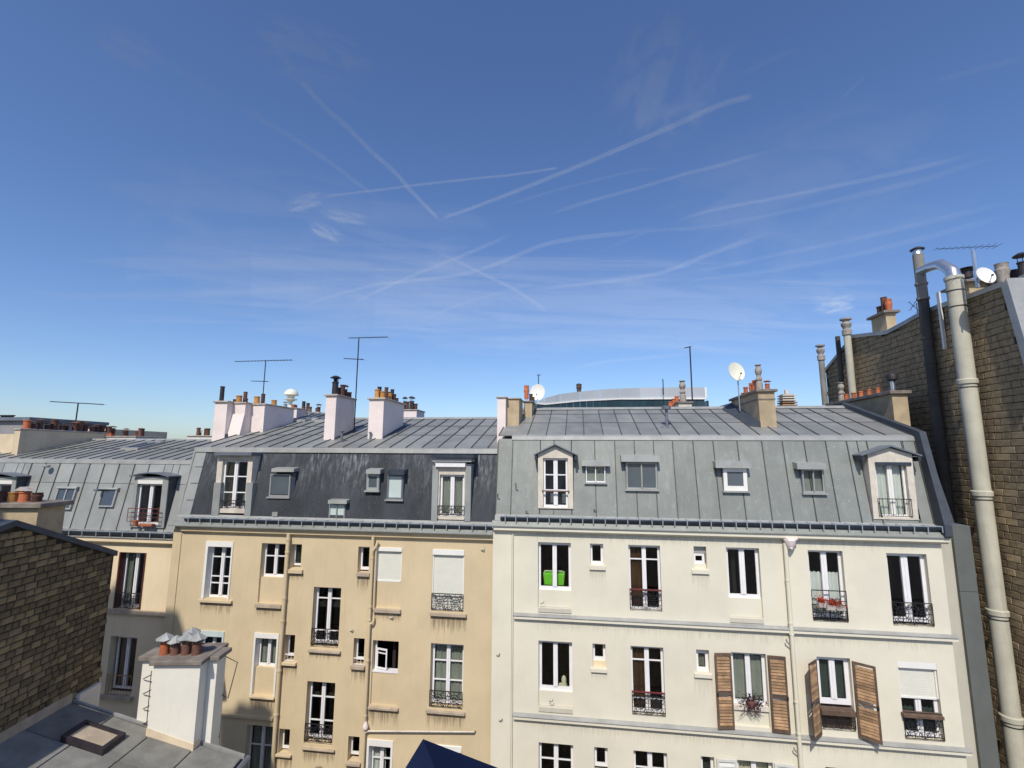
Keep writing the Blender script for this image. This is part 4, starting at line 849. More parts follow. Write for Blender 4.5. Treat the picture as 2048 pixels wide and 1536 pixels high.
a, b_ = onY(545, 1024, 15.7), onY(555, 1033, 15.7); part('air_vent', MB().box(a[0], b_[0], 15.68, 15.9, b_[2], a[2]), 'zinc_light', BB)
# pink chimneys on the beige roof
def bstack(fl, fr, yb, topy, back, mat='pink', cap='capw', **k):
    """front foot at (fl..fr, yb), top row topy, back foot corner at pixel 'back'"""
    A = onslope(fl, yb, H0[0], H0[1], tanB); B_ = onslope(fr, yb, H0[0], H0[1], tanB)
    Cq = onslope(*back, H0[0], H0[1], tanB); zt = onY(fr, topy, A[1])[2]
    o = stack(BB, 'chimney_stack', A[0], B_[0], A[1], Cq[1], A[2] - .6, zt, mat, cap, **k)
    part('chimney_flashing', MB().hexa([(B_[0] + .001, A[1] + .03, A[2] - .1), (B_[0] + .09, A[1] + .03, A[2] - .1), (B_[0] + .13, Cq[1] + .1, Cq[2] - .1), (B_[0] + .001, Cq[1] + .1, Cq[2] - .1)],
         [(B_[0] + .001, A[1] + .03, A[2] + .10), (B_[0] + .05, A[1] + .03, A[2] + .07), (B_[0] + .09, Cq[1] + .1, Cq[2] + .07), (B_[0] + .001, Cq[1] + .1, Cq[2] + .14)]), 'lead_or_shaded_zinc', o)
    return o, A[0], B_[0], A[1], Cq[1], zt
def pots_on(o, x0, x1, zt, lst, caph=.07):
    for (px, wpx, hpx, Y, kd, mt) in lst:
        P_ = onY(px, 800, Y); m = mpp(px, 800, Y); k = (kd, mt)
        if k not in POTM: POTM[k] = pot_mesh(kd).mesh('chimney_pot', M[mt], smooth=True)
        inst('chimney_pot', POTM[k], o, (min(max(P_[0], x0 + .05), x1 - .05), Y, zt + caph - .01), (wpx * m, wpx * m, hpx * m), random.random() * 3)
o, x0, x1, y0, y1, zt = bstack(647, 668, 881, 792, (703, 864))
pots_on(o, x0, x1, zt, [(669, 10, 38, y0 + .3, 'tube', 'soot'), (669, 17, 40, y0 + .25, 'hat', 'soot'), (677, 9, 18, y0 + .7, 'plain', 'terra_dark'), (684, 12, 26, y0 + 1.1, 'tube', 'terra_dark'), (690, 10, 28, y0 + 1.4, 'hat', 'terra_dark'), (694, 9, 15, y0 + 1.8, 'plain', 'terra_dark'), (686, 9, 14, y0 + 1.5, 'plain', 'terra_dark')])
o, x0, x1, y0, y1, zt = bstack(735, 764.5, 879, 799, (798, 856))
pots_on(o, x0, x1, zt, [(754, 11, 19, y0 + .25, 'plain', 'terra_yel'), (765, 11, 15, y0 + .25, 'plain', 'terra_yel'), (758, 10, 26, y0 + .6, 'tube', 'soot'), (772, 9, 25, y0 + .6, 'tube', 'terra_dark'), (780, 8, 15, y0 + 1.0, 'plain', 'terra_yel'), (784, 9, 24, y0 + 1.2, 'tube', 'soot'), (788, 9, 17, y0 + 1.7, 'plain', 'terra_dark'), (793, 9, 11, y0 + 2.1, 'plain', 'terra_dark'), (776, 9, 20, y0 + 1.4, 'plain', 'terra_dark')])
# fluted stack group at the left
o1, x0, x1, y0, y1, zt = bstack(424, 449, 873, 805, (470, 862))
A2, B2, C2 = onslope(450, 873, *H0, tanB), onslope(470, 874, *H0, tanB), onslope(543, 846, *H0, tanB)
o2 = stack(BB, 'chimney_stack', x1 + .004, B2[0] + .02, y0 + .35, y1 + .8, A2[2] - .6, zt - .02, 'pink', 'capw', .05)
o3 = stack(BB, 'chimney_stack', B2[0] + .024, B2[0] + .62, y0 + .75, C2[1], A2[2] - .6, zt - .04, 'pink', 'capw', .05)
part('splayed_foot', MB().hexa([(x1 + .004, y0 + .05, A2[2] - .3), (B2[0] + .02, y0 + .05, A2[2] - .3), (B2[0] + .02, y0 + .34, A2[2] - .3), (x1 + .004, y0 + .34, A2[2] - .3)], [(x1 + .004, y0 + .335, A2[2] + .95), (B2[0] + .02, y0 + .335, A2[2] + .95), (B2[0] + .02, y0 + .348, A2[2] + .95), (x1 + .004, y0 + .348, A2[2] + .95)]), 'pink', o2)
pots_on(o1, x0, x1, zt, [(443, 10, 31, y0 + .25, 'tube', 'soot')])
pots_on(o1, x0, x1, zt, [(450, 9, 9, y0 + 1.1, 'plain', 'terra_dark')])
pots_on(o2, x1, B2[0], zt, [(463, 10, 10, y0 + 1.0, 'plain', 'terra_dark'), (478, 12, 14, y0 + .6, 'plain', 'terra_yel'), (490, 9, 23, y0 + .9, 'tube', 'terra_dark')])
pots_on(o3, B2[0], B2[0] + .62, zt, [(503, 12, 14, y0 + 1.0, 'plain', 'terra_yel'), (512, 9, 21, y0 + 1.4, 'tube', 'terra_dark'), (523, 11, 12, y0 + 2.2, 'plain', 'terra_yel')])
b = MB().lathe((B2[0] + .35, y0 + 3.0, zt), [(.09, 0), (.08, .32), (.20, .42), (.30, .44), (.30, .46), (.16, .48), (.16, .64), (.33, .66), (.33, .69), (.28, .82), (.16, .92), (.03, .96)], 16)
part('turbine_cowl', b, 'dish', o3, smooth=True)
# low parapet and pots behind the ridge
def farstack(parent, x0, x1, y0px, y1px, Y, mat, potl, depth=1.2, cap='capw'):
    a, b_ = onY(x0, y0px, Y), onY(x1, y1px, Y)
    o = stack(parent, 'chimney_stack', a[0], b_[0], Y, Y + depth, -1, a[2], mat, cap, .05, .05)
    for (px, wpx, hpx, kd, mt) in potl:
        P_ = onY(px, y0px, Y + .4); m = mpp(px, y0px, Y + .4); k = (kd, mt)
        if k not in POTM: POTM[k] = pot_mesh(kd).mesh('chimney_pot', M[mt], smooth=True)
        inst('chimney_pot', POTM[k], o, (P_[0], Y + random.uniform(.3, depth - .2), a[2] + .04), (wpx * m, wpx * m, hpx * m), 0)
    return o
farstack(BB, 545, 592, 818, 846, 22.3, 'pink', [(566, 9, 16, 'hat', 'stone_pot'), (574, 8, 10, 'plain', 'terra_dark'), (581, 8, 10, 'plain', 'terra'), (587, 8, 8, 'plain', 'terra_dark')])
farstack(BB, 592, 636, 826, 846, 23.2, 'pink', [(602, 8, 24, 'tube', 'soot'), (613, 8, 20, 'tube', 'terra_dark'), (608, 8, 12, 'plain', 'terra_dark'), (620, 8, 12, 'plain', 'terra_dark'), (627, 10, 20, 'hat', 'terra_dark'), (632, 8, 10, 'plain', 'terra_dark')])
farstack(BB, 799, 833, 821, 834, 22.6, 'pink', [(803, 8, 16, 'plain', 'terra_dark'), (808, 9, 28, 'hat', 'soot'), (813, 8, 18, 'plain', 'terra_dark'), (818, 9, 30, 'hat', 'terra_dark'), (824, 9, 28, 'hat', 'soot'), (829, 8, 14, 'plain', 'terra_dark')])
# roof windows and vents in the beige roof
def skylight(parent, px0, px1, py0, py1, H0_, tan, mull=1):
    A, B_ = onslope(px0, py1, H0_[0], H0_[1], tan), onslope(px1, py1, H0_[0], H0_[1], tan); C_ = onslope(px0, py0, H0_[0], H0_[1], tan)
    L0, L1 = A[1], C_[1]
    def P(x, Y, n): return (x, Y, H0_[1] + (Y - H0_[0]) * tan + n)
    b = MB(); f = .05
    for (xa, xb, ya, yb) in ((A[0], A[0] + f, L0, L1), (B_[0] - f, B_[0], L0, L1), (A[0] + f, B_[0] - f, L0, L0 + .12), (A[0] + f, B_[0] - f, L1 - .12, L1), ((A[0] + B_[0]) / 2 - .02, (A[0] + B_[0]) / 2 + .02, L0 + .12, L1 - .12)):
        b.hexa([P(xa, ya, 0), P(xb, ya, 0), P(xb, yb, 0), P(xa, yb, 0)], [P(xa, ya, .12), P(xb, ya, .12), P(xb, yb, .12), P(xa, yb, .12)])
    o = part('skylight', b, 'zinc_light', parent)
    for (xa, xb) in ((A[0] + f, (A[0] + B_[0]) / 2 - .02), ((A[0] + B_[0]) / 2 + .02, B_[0] - f)):
        part('pane', MB().hexa([P(xa, L0 + .12, .06), P(xb, L0 + .12, .06), P(xb, L1 - .12, .06), P(xa, L1 - .12, .06)], [P(xa, L0 + .12, .09), P(xb, L0 + .12, .09), P(xb, L1 - .12, .09), P(xa, L1 - .12, .09)]), 'gutter', o)
skylight(BB, 580, 609, 830, 845, H0, tanB); skylight(BB, 624, 650, 830, 845, H0, tanB)
for (x, y, hh, r_) in ((683, 886, .42, .045), (740, 880, .25, .03)):
    p = onslope(x, y, H0[0], H0[1], tanB)
    b = MB().tube([p - Vector((0, 0, .1)), p + Vector((0, 0, hh))], r_, 8); b.lathe(tuple(p + Vector((0, 0, hh))), [(r_, 0), (r_ * 2, .01), (r_ * 2, .04), (r_, .06)], 10)
    part('roof_vent', b, 'zinc_dark', BB, smooth=True)
p = onslope(922, 858, H0[0], H0[1], tanB); part('roof_hook', MB().box(p[0] - .12, p[0] + .12, p[1], p[1] + .06, p[2] + .02, p[2] + .06), 'gutter', BB)

# ================================================================== LEFT BUILDING
LB = thing('grey_roofed_building', 'cream building with long grey zinc mansard and red railed dormer, at the left', 'building', (-18, YL, -17))
lx0, lx1 = -27.0, bx0 - .01
zcl = onY(300, 1084, YL)[2]
L1 = R_((240, 1104), (281, 1219), YL); L2 = R_((222, 1272), (262, 1392), YL)
wall(LB, 'wall', lx0, lx1, -17, zcl + .15, YL, [L1, L2], 'left_wall')
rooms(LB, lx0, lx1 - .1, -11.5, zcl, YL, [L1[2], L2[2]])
window(LB, L1[0] + .05, L1[1] - .05, L1[2], L1[3], YL + .22, 1, (), 'paint', .06, .12, 'curtain_grey', crange=(L1[0], L1[0] + .3))
window(LB, L2[0] + .08, L2[1] - .08, L2[2] + .1, L2[3] - .05, YL + .22, 1, (), 'paint', .06, .12, 'curtain_brown')
for hh in (L1,):
    for (xa, sgn) in ((hh[0], 1), (hh[1], -1)): part('shutter', MB().box(*sorted((xa, xa + sgn * .05)), YL - .02, YL + .2, hh[2], hh[3]), 'redwood', LB)
part('railing', railing_mb(L1[0] + .05, L1[1] - .05, L1[2] + .03, onY(262, 1186, YL)[2], YL - .02, 0), 'iron', LB)
part('railing', railing_mb(L2[0] + .05, L2[1] - .05, L2[2] + .03, onY(240, 1350, YL)[2], YL - .02, 3), 'wood', LB)
part('sill', MB().box(L2[0] - .15, L2[1] + .1, YL - .12, YL + .02, L2[2] - .13, L2[2] - .002), 'sill', LB)
zsl = onY(300, 1226, YL)[2]
part('string_course', MB().box(L1[0] - .4, lx1 - .02, YL - .09, YL - .002, zsl - .06, zsl + .07), 'sill', LB)
part('cornice', MB().prism([(YL - .16, zcl), (YL - .16, zcl + .13), (YL - .002, zcl + .13), (YL - .002, zcl - .1)], 'x', lx0, lx1), 'left_wall', LB)
part('cornice_capping', MB().box(lx0, lx1, YL - .2, YL + .12, zcl + .133, zcl + .16), 'zinc_light', LB)
gutter(LB, lx0, lx1 - .02, YL - .10, zcl + .32, .115, 24, YL)
K0 = (15.86, zcl + .30); K1 = (16.34, -.40)
part('eaves_sheet', MB().box(lx0, lx1, YL + .02, YL + .16, zcl + .162, zcl + .36), 'zinc_light', LB)
part('roof_body', MB().prism([(K0[0] + .95, K0[1]), (K1[0] + .75, K1[1]), (19.9, onY(330, 881, 19.9)[2] - .05), (24, -.4), (24, -17), (YL + 3.4, -17), (YL + 3.4, K0[1] - .2)], 'x', lx0, lx1), 'zinc_dark', LB)
ml = []; x = lx1 - .02
while x > lx0: ml.append(x); x -= .64 + random.uniform(-.02, .02)
ml = ml[::-1]
gL = []
for (xa, xb) in ((274, 319), (-40, 13)): gL.append((onY(xa, 1000, 15.9)[0] - .05, onY(xb, 1000, 15.9)[0] + .05, .09, .82))
ms2 = sorted(ml + [g[0] for g in gL] + [g[1] for g in gL])
slope_bays(LB, ms2, K0[0], K0[1], K1[0], K1[1], 'zinc_left', cuts=(0, .68, 1), gaps=gL, skipbat=range(99))
for e in ml:
    if any(g[0] - .3 < e < g[1] + .3 for g in gL): continue
    L_ = math.hypot(K1[0] - K0[0], K1[1] - K0[1]); ty, tz = (K1[0] - K0[0]) / L_, (K1[1] - K0[1]) / L_
    Pm = lambda x, s_, n_: (x, K0[0] + ty * s_ * L_ - tz * n_, K0[1] + tz * s_ * L_ + ty * n_)
    part('batten', MB().hexa([Pm(e - .015, .01, .012), Pm(e + .015, .01, .012), Pm(e + .015, .98, .012), Pm(e - .015, .98, .012)], [Pm(e - .011, .01, .05), Pm(e + .011, .01, .05), Pm(e + .011, .98, .05), Pm(e - .011, .98, .05)]), 'zinc_batten', LB)
part('break_band', MB().prism([(K1[0] - .05, K1[1] - .05), (K1[0] - .03, K1[1] + .07), (K1[0] + .10, K1[1] + .12), (K1[0] + .10, K1[1] - .05)], 'x', lx0, lx1), 'zinc_light', LB)
J0 = (K1[0] + .07, K1[1] + .09); zr = onY(330, 881, 19.9)[2]; J1 = (19.9, zr); tanL = (J1[1] - J0[1]) / (J1[0] - J0[0])
tl = []; x = lx1 - .02
while x > lx0: tl.append(x); x -= .52 + random.uniform(-.02, .02)
slope_bays(LB, tl[::-1], J0[0], J0[1], J1[0], J1[1], 'zinc_roof', cuts=(0, .5, 1), batten=(.035, .055))
part('ridge_cap', MB().prism([(19.75, zr - .01), (19.9, zr + .08), (20.05, zr - .01)], 'x', lx0, lx1), 'zinc_light', LB)
boxm = []
def velux(parent, c4_, mull=0):
    """roof window flush with the left mansard, four photo corners TL TR BR BL"""
    def pl(px, py):
        r = ray(px, py); tn = (K1[1] - K0[1]) / (K1[0] - K0[0]); t = (K0[1] - K0[0] * tn) / (r[2] - r[1] * tn); return r * t
    P = [pl(*c) for c in c4_]; x0 = (P[0][0] + P[3][0]) / 2; x1 = (P[1][0] + P[2][0]) / 2; zt_ = (P[0][2] + P[1][2]) / 2; zb_ = (P[2][2] + P[3][2]) / 2
    yt_ = (P[0][1] + P[1][1]) / 2; yb_ = (P[2][1] + P[3][1]) / 2
    def Q(x, s, n): return (x, yb_ + (yt_ - yb_) * s - n, zb_ + (zt_ - zb_) * s)
    b = MB(); f = .06
    lst = [(x0, x0 + f, 0, 1), (x1 - f, x1, 0, 1), (x0 + f, x1 - f, 0, .07), (x0 + f, x1 - f, .93, 1)]
    if mull: lst.append(((x0 + x1) / 2 - .025, (x0 + x1) / 2 + .025, .07, .93))
    for (a, c, s0, s1) in lst: b.hexa([Q(a, s0, 0), Q(c, s0, 0), Q(c, s1, 0), Q(a, s1, 0)], [Q(a, s0, .11), Q(c, s0, .11), Q(c, s1, .11), Q(a, s1, .11)])
    o = part('roof_window', b, 'zinc_light', parent)
    for (a, c) in ([(x0 + f, (x0 + x1) / 2 - .025), ((x0 + x1) / 2 + .025, x1 - f)] if mull else [(x0 + f, x1 - f)]):
        part('pane', MB().hexa([Q(a, .07, .05), Q(c, .07, .05), Q(c, .93, .05), Q(a, .93, .05)], [Q(a, .07, .08), Q(c, .07, .08), Q(c, .93, .08), Q(a, .93, .08)]), glassP, o)
    part('hood', MB().hexa([Q(x0 - .03, .97, 0), Q(x1 + .03, .97, 0), Q(x1 + .03, 1.05, 0), Q(x0 - .03, 1.05, 0)], [Q(x0 - .03, .97, .15), Q(x1 + .03, .97, .15), Q(x1 + .03, 1.05, .14), Q(x0 - .03, 1.05, .14)]), 'zinc_light', o)
def _dp():
    m, t, b = nodes('roof_pane'); b.inputs['Base Color'].default_value = (.06, .075, .095, 1); b.inputs['Roughness'].default_value = .08; return m
glassP = _dp()
velux(LB, ((124, 975), (166, 975), (139, 1018), (105, 1018)), 1)
velux(LB, ((212, 977), (245, 977), (226, 1013), (197, 1013)), 0)
def left_dormer(fl, fr, yt, yb, wTL, wBR, roofpx, arch=.12):
    Yf = 15.80; a, b_ = onY(fl, yt, Yf), onY(fr, yb, Yf); g0, g1 = onY(*wTL, Yf), onY(*wBR, Yf)
    d = MB(); d.box(a[0], g0[0], Yf, 16.9, b_[2], a[2]); d.box(g1[0], b_[0], Yf, 16.9, b_[2], a[2]); d.box(g0[0], g1[0], Yf, 16.9, g0[2], a[2]); d.box(g0[0], g1[0], Yf, 16.9, b_[2], g1[2])
    o = part('dormer', d, 'zinc_left', LB)
    part('dormer_cheek', MB().box(b_[0] + .002, b_[0] + .02, Yf + .02, 16.9, b_[2], a[2]), 'lead_or_shaded_zinc', o)
    n = 8; x0, x1 = a[0] - .1, b_[0] + .12; prof = [(x0 + (x1 - x0) * k / n, a[2] + arch * math.sin(math.pi * k / n)) for k in range(n + 1)]
    part('dormer_roof', MB().prism(prof + [(x, z + .04) for x, z in prof[::-1]], 'y', Yf - .14, 17.1), 'zinc_dark', o, smooth=False)
    window(LB, g0[0], g1[0], g1[2], g0[2] - .13, Yf + .12, 1, (), 'paint', .06, .13, None)
    part('shutter_box', MB().box(g0[0], g1[0], Yf + .0, Yf + .15, g0[2] - .13, g0[2]), 'pvc', o)
    part('dormer_interior', MB().box(g0[0], g1[0], 16.6, 16.65, g1[2], g0[2]), 'dark_room', o)
    return o, g0, g1
o, g0, g1 = left_dormer(270, 327, 953, 1056, (276, 960), (316, 1050), None)
zt_ = onY(292, 1017, 15.7)[2]; part('railing', railing_mb(g0[0] - .12, g1[0] + .12, g1[2] + .12, zt_, 15.66, 2), 'iron_red', LB)
left_dormer(-45, 19, 953, 1052, (-38, 960), (11, 1050), None)
b = MB(); p = onY(100, 932, 16.2); b.lathe((p[0], p[1] - .12, p[2] - .05), [(.08, 0), (.12, .03), (.12, .08), (.05, .11)], 10); part('roof_vent', b, 'zinc_light', LB, smooth=True)
p = onY(197, 980, 15.9); part('roof_vent', MB().box(p[0] - .1, p[0] + .06, p[1] - .1, p[1] + .1, p[2] - .04, p[2] + .03), 'zinc_dark', LB)
skylight(LB, 240, 275, 888, 902, J0, tanL)
def base_on_L(x, y): return onslope(x, y, J0[0], J0[1], tanL)
A, B_, C_ = base_on_L(22, 911), base_on_L(34, 911), base_on_L(127, 889)
zt = onY(34, 860, A[1])[2]
o = stack(LB, 'chimney_stack', A[0], B_[0], A[1], 20.6, A[2] - .5, zt, 'cream', 'capw', .04, .07)
part('chimney_shoulder', MB().box(A[0] - 1.4, A[0] - .004, A[1] + .3, 20.6, A[2] - .5, onY(0, 868, A[1] + .3)[2]), 'cream', o)
for k in range(15):
    Y_ = A[1] + .3 + k * .27; kd = ('plain', 'terra') if k < 1 else (random.choice(('plain', 'hat', 'hat')), 'terra_dark')
    if kd not in POTM: POTM[kd] = pot_mesh(kd[0]).mesh('chimney_pot', M[kd[1]], smooth=True)
    inst('chimney_pot', POTM[kd], o, ((A[0] + B_[0]) / 2 + random.uniform(-.08, .08), Y_, zt + .06), (.28, .28, random.uniform(.30, .50)), k)
part('chimney_flashing', MB().box(B_[0] + .002, B_[0] + .06, A[1], 20.6, A[2] - .2, A[2] + .03), 'lead_or_shaded_zinc', o)
farstack(LB, 208, 270, 874, 886, 20.6, 'white_stack', [(x, 9, random.choice((13, 15, 17)), random.choice(('plain', 'hat')), m) for x, m in ((203, 'terra'), (215, 'terra'), (222, 'terra'), (229, 'terra_dark'), (236, 'terra_dark'), (244, 'terra_dark'), (250, 'terra_dark'), (257, 'terra_dark'), (264, 'terra_dark'), (273, 'terra_dark'))])
farstack(LB, 375, 423, 873, 884, 20.6, 'white_stack', [(x, 8, random.choice((12, 15, 17)), random.choice(('plain', 'hat')), 'terra_dark') for x in (384, 390, 397, 404, 411, 418)])

# ================================================================== RIGHT BRICK BUILDING
XR = 12.0
RB_ = thing('brick_gable_building', 'tall building at the right whose bare gable of brown stone bricks shows', 'building', (XR + 3, 18, -17))
out_px = [(1651, 742), (1708, 672), (1776, 664), (1812, 645), (1842, 628), (1880, 612), (1930, 596), (2012, 566)]
prof = [(onX(x, y, XR)[1], onX(x, y, XR)[2]) for x, y in out_px]
nearY, nearZ = onX(2075, 780, XR)[1], onX(2075, 780, XR)[2]
prof = [(prof[0][0] + .01, -17)] + prof + [(nearY, nearZ), (nearY - .1, -17)]
part('wall', MB().prism(prof, 'x', XR + .015, XR + .5), 'mortar', RB_)
part('body', MB().prism([(y, z - .15) for y, z in prof], 'x', XR + .5, XR + 9), 'far_grey', RB_)
def inpoly(y, z, P):
    c = False; n = len(P)
    for i in range(n):
        (a, b), (d, e) = P[i], P[(i + 1) % n]
        if (b > z) != (e > z) and y < (d - a) * (z - b) / (e - b) + a: c = not c
    return c
def brick_mesh(seed, w_, h_, dep=.03):
    rr = random.Random(seed); b = MB().box(-w_ / 2, w_ / 2, -dep, 0, -h_ / 2, h_ / 2)
    me = bpy.data.meshes.new('brick'); bm = bmesh.new(); me.from_pydata(b.v, [], b.f); bm.from_mesh(me)
    bmesh.ops.recalc_face_normals(bm, faces=bm.faces)
    fe = [e for e in bm.edges if all(v.co.y < -dep * .5 for v in e.verts)]
    bmesh.ops.bevel(bm, geom=fe, offset=.012, segments=1, affect='EDGES')
    for v in bm.verts: v.co += Vector((rr.uniform(-.006, .006), rr.uniform(-.004, .004) if v.co.y < -.01 else 0, rr.uniform(-.005, .005)))
    bm.to_mesh(me); bm.free(); return me
def brick_field(parent, name, P, u0, u1, z0, z1, cw, ch, place, rot, mat, wspread):
    """bricks as parts of the wall; the 300 that show largest as objects, the rest one joined part"""
    types = []
    for k, f in enumerate(wspread):
        for s in range(3):
            me = brick_mesh(k * 10 + s, cw * f - .016, ch - .016); me.materials.append(M[mat]); types.append((f, me))
    lst = []
    z = z0; row = 0
    while z < z1:
        u = u0 - random.random() * cw
        while u < u1:
            f, me = random.choice(types); wd = cw * f; uc = u + wd / 2; zc_ = z + ch / 2
            if inpoly(uc, zc_, P) and all(inpoly(uc + a * wd * .30, zc_ + b * ch * .25, P) for a in (-1, 1) for b in (-1, 1)):
                w_ = place(uc, zc_); a = proj(place(uc - wd / 2, zc_ - ch / 2)); b = proj(place(uc + wd / 2, zc_ + ch / 2))
                if a[2] > 0 and b[2] > 0:
                    area = abs((a[0] - b[0]) * (a[1] - b[1])); cx, cy = (a[0] + b[0]) / 2, (a[1] + b[1]) / 2
                    inf = -20 < cx < 2068 and -20 < cy < 1560
                    lst.append((area if inf else 0, w_, me))
            u += wd
        z += ch; row += 1
    lst.sort(key=lambda t: -t[0])
    for k, (ar, w_, me) in enumerate(lst[:296]):
        o = inst(name, me, parent, w_, (1, 1, 1), rot); 
    V, Fc = [], []; Rm = Matrix.Rotation(rot, 3, 'Z')
    for (ar, w_, me) in lst[296:]:
        if ar <= 0 and len(V) > 400000: continue
        o_ = len(V); V += [tuple(Rm @ v.co + w_) for v in me.vertices]; Fc += [[i + o_ for i in p.vertices] for p in me.polygons]
    if V:
        me = bpy.data.meshes.new('small_bricks'); me.from_pydata(V, [], Fc); me.materials.append(M[mat])
        o = new('brickwork', me, parent); o['kind'] = 'stuff'
    return len(lst)
# bricks face -X : local -Y must map to world -X -> rotate by -90 degrees
profb = [(y, z) for y, z in prof]
ztopR = max(z for y, z in prof)
nR = brick_field(RB_, 'brick', profb, min(y for y, z in prof), max(y for y, z in prof), -9.5, ztopR, .38, .2, lambda u, z: Vector((XR + .012, u, z)), rad(-90), 'brickr', (1, .8, 1.25, .6))
# coping along the gable
for i in range(1, len(prof) - 2):
    (a, b), (c, d) = prof[i], prof[i + 1]
    part('coping', MB().hexa([(XR - .08, a, b - .09), (XR - .08, c, d - .09), (XR + .6, c, d - .09), (XR + .6, a, b - .09)], [(XR - .08, a, b + .06), (XR - .08, c, d + .06), (XR + .6, c, d + .06), (XR + .6, a, b + .06)]), 'zinc_light', RB_)
for i in range(len(prof) - 3, len(prof) - 2):
    (a, b), (c, d) = prof[i], prof[i + 1]
    part('raking_coping', MB().hexa([(XR - .12, a + .03, b - .05), (XR - .12, c + .03, d - .05), (XR + .5, c + .03, d - .05), (XR + .5, a + .03, b - .05)], [(XR - .12, a - .18, b + .08), (XR - .12, c - .18, d + .08), (XR + .5, c - .18, d + .08), (XR + .5, a - .18, b + .08)]), 'zinc_light', RB_)
part('front_roof', MB().hexa([(XR + .5, prof[-3][0] - .1, prof[-3][1]), (XR + 6, prof[-3][0] - .1, prof[-3][1]), (XR + 6, prof[-3][0] + .2, prof[-3][1]), (XR + .5, prof[-3][0] + .2, prof[-3][1])], [(XR + .5, prof[-3][0] - .1, prof[-3][1] + .25), (XR + 6, prof[-3][0] - .1, prof[-3][1] + .25), (XR + 6, prof[-3][0] + .2, prof[-3][1] + .25), (XR + .5, prof[-3][0] + .2, prof[-3][1] + .25)]), 'zinc_light', RB_)
# big vent pipes fixed on the gable (things of their own)
def axisY(pts, X): return sum(onX(x, y, X)[1] for x, y in pts) / len(pts)
Xb = 11.62; Yb_ = axisY([(1909, 600), (1948, 860), (1981, 1100), (2024, 1440)], Xb)
rb = .215; zb_top = onX(1903, 556, Xb)[2]
BP = thing('vent_pipe', 'wide cream vent pipe rising up the brick gable, topped by a silver elbow', 'pipe', (Xb, Yb_, -17))
part('pipe', MB().tube([(Xb, Yb_, -17), (Xb, Yb_, zb_top)], rb, 24), 'pipe_cream', BP, smooth=True)
for (x, y) in ((1935, 757), (1962, 984), (1993, 1225), (2020, 1440)):
    z = onX(x, y, Xb - rb)[2]
    part('pipe_collar', MB().lathe((Xb, Yb_, z - .12), [(rb + .01, 0), (rb + .035, .0), (rb + .04, .12), (rb + .01, .15)], 24), 'pipe_cream', BP, smooth=True)
    part('pipe_clamp', MB().tube([(Xb, Yb_, z - .24), (Xb, Yb_, z - .215)], rb + .012, 24), 'iron', BP)
for (x, y) in ((1905, 578), (1916, 607)):
    z = onX(x, y, Xb - rb)[2]; part('pipe_clamp', MB().tube([(Xb, Yb_, z - .03), (Xb, Yb_, z)], rb + .012, 24), 'iron', BP)
Xd = 11.78; Yd_ = axisY([(1846, 560), (1857, 700), (1876, 860), (1893, 1000)], Xd); rd = .155
zd_top = onX(1843, 505, Xd)[2]
DP = thing('flue_pipe', 'dark narrower flue pipe, its lower length painted as in shadow, with a round cowl, behind the wide cream pipe', 'pipe', (Xd, Yd_, -2))
zz = [(-17, zd_top - 1.55, 'pipe_dark'), (zd_top - 1.55, zd_top, 'pipe_grey')]  # lower length painted darker for the wide pipe's shadow
for (za, zb, mt) in zz: part('pipe', MB().tube([(Xd, Yd_, za), (Xd, Yd_, zb)], rd, 18), mt, DP, smooth=True)
for (x, y) in ((1846, 560), (1849, 590), (1858, 670), (1867, 720), (1869, 780), (1874, 850), (1886, 905), (1890, 960)):
    z = onX(x, y, Xd - rd)[2]; part('pipe_collar', MB().tube([(Xd, Yd_, z - .07), (Xd, Yd_, z)], rd + .03, 18), 'pipe_dark' if y > 600 else 'pipe_grey', DP, smooth=True)
b = MB().lathe((Xd, Yd_, zd_top), [(rd, 0), (rd * .9, .08), (rd * .9, .16)], 14); part('cowl_neck', b, 'galv', DP)
part('cowl_cap', MB().lathe((Xd, Yd_, zd_top + .17), [(rd * 1.35, 0), (rd * 1.35, .03), (rd * .5, .10), (.02, .12)], 16), 'soot', DP, smooth=True)
ze = onX(1850, 530, Xd)[2]
P = [Vector((Xd, Yd_, ze - .12)), Vector((Xd, Yd_, ze)).lerp(Vector((Xb, Yb_, zb_top + .28)), .35) + Vector((0, 0, .05)), Vector((Xd, Yd_, ze)).lerp(Vector((Xb, Yb_, zb_top + .34)), .68) + Vector((0, 0, .10)), Vector((Xb, Yb_ + .12, zb_top + .30)), Vector((Xb, Yb_ + .01, zb_top + .17)), Vector((Xb, Yb_, zb_top - .02))]
part('elbow_duct', MB().tube(P, [.15, .155, .16, .17, .18, .19], 18), 'galv', BP, smooth=True)
part('rim_collar', MB().tube([(Xb, Yb_, zb_top - .10), (Xb, Yb_, zb_top)], rb + .03, 24), 'pipe_cream', BP, smooth=True)
# slender conduit between the two pipes
Yc_ = axisY([(1883, 640)], 11.9); za, zb = onX(1884, 700, 11.9)[2], onX(1882, 582, 11.9)[2]
t = tag(part('conduit', MB().box(11.86, 11.94, Yc_ - .04, Yc_ + .04, za, zb), 'pvc', None), 'short white plastic conduit on the brick gable between the two big pipes', 'conduit')
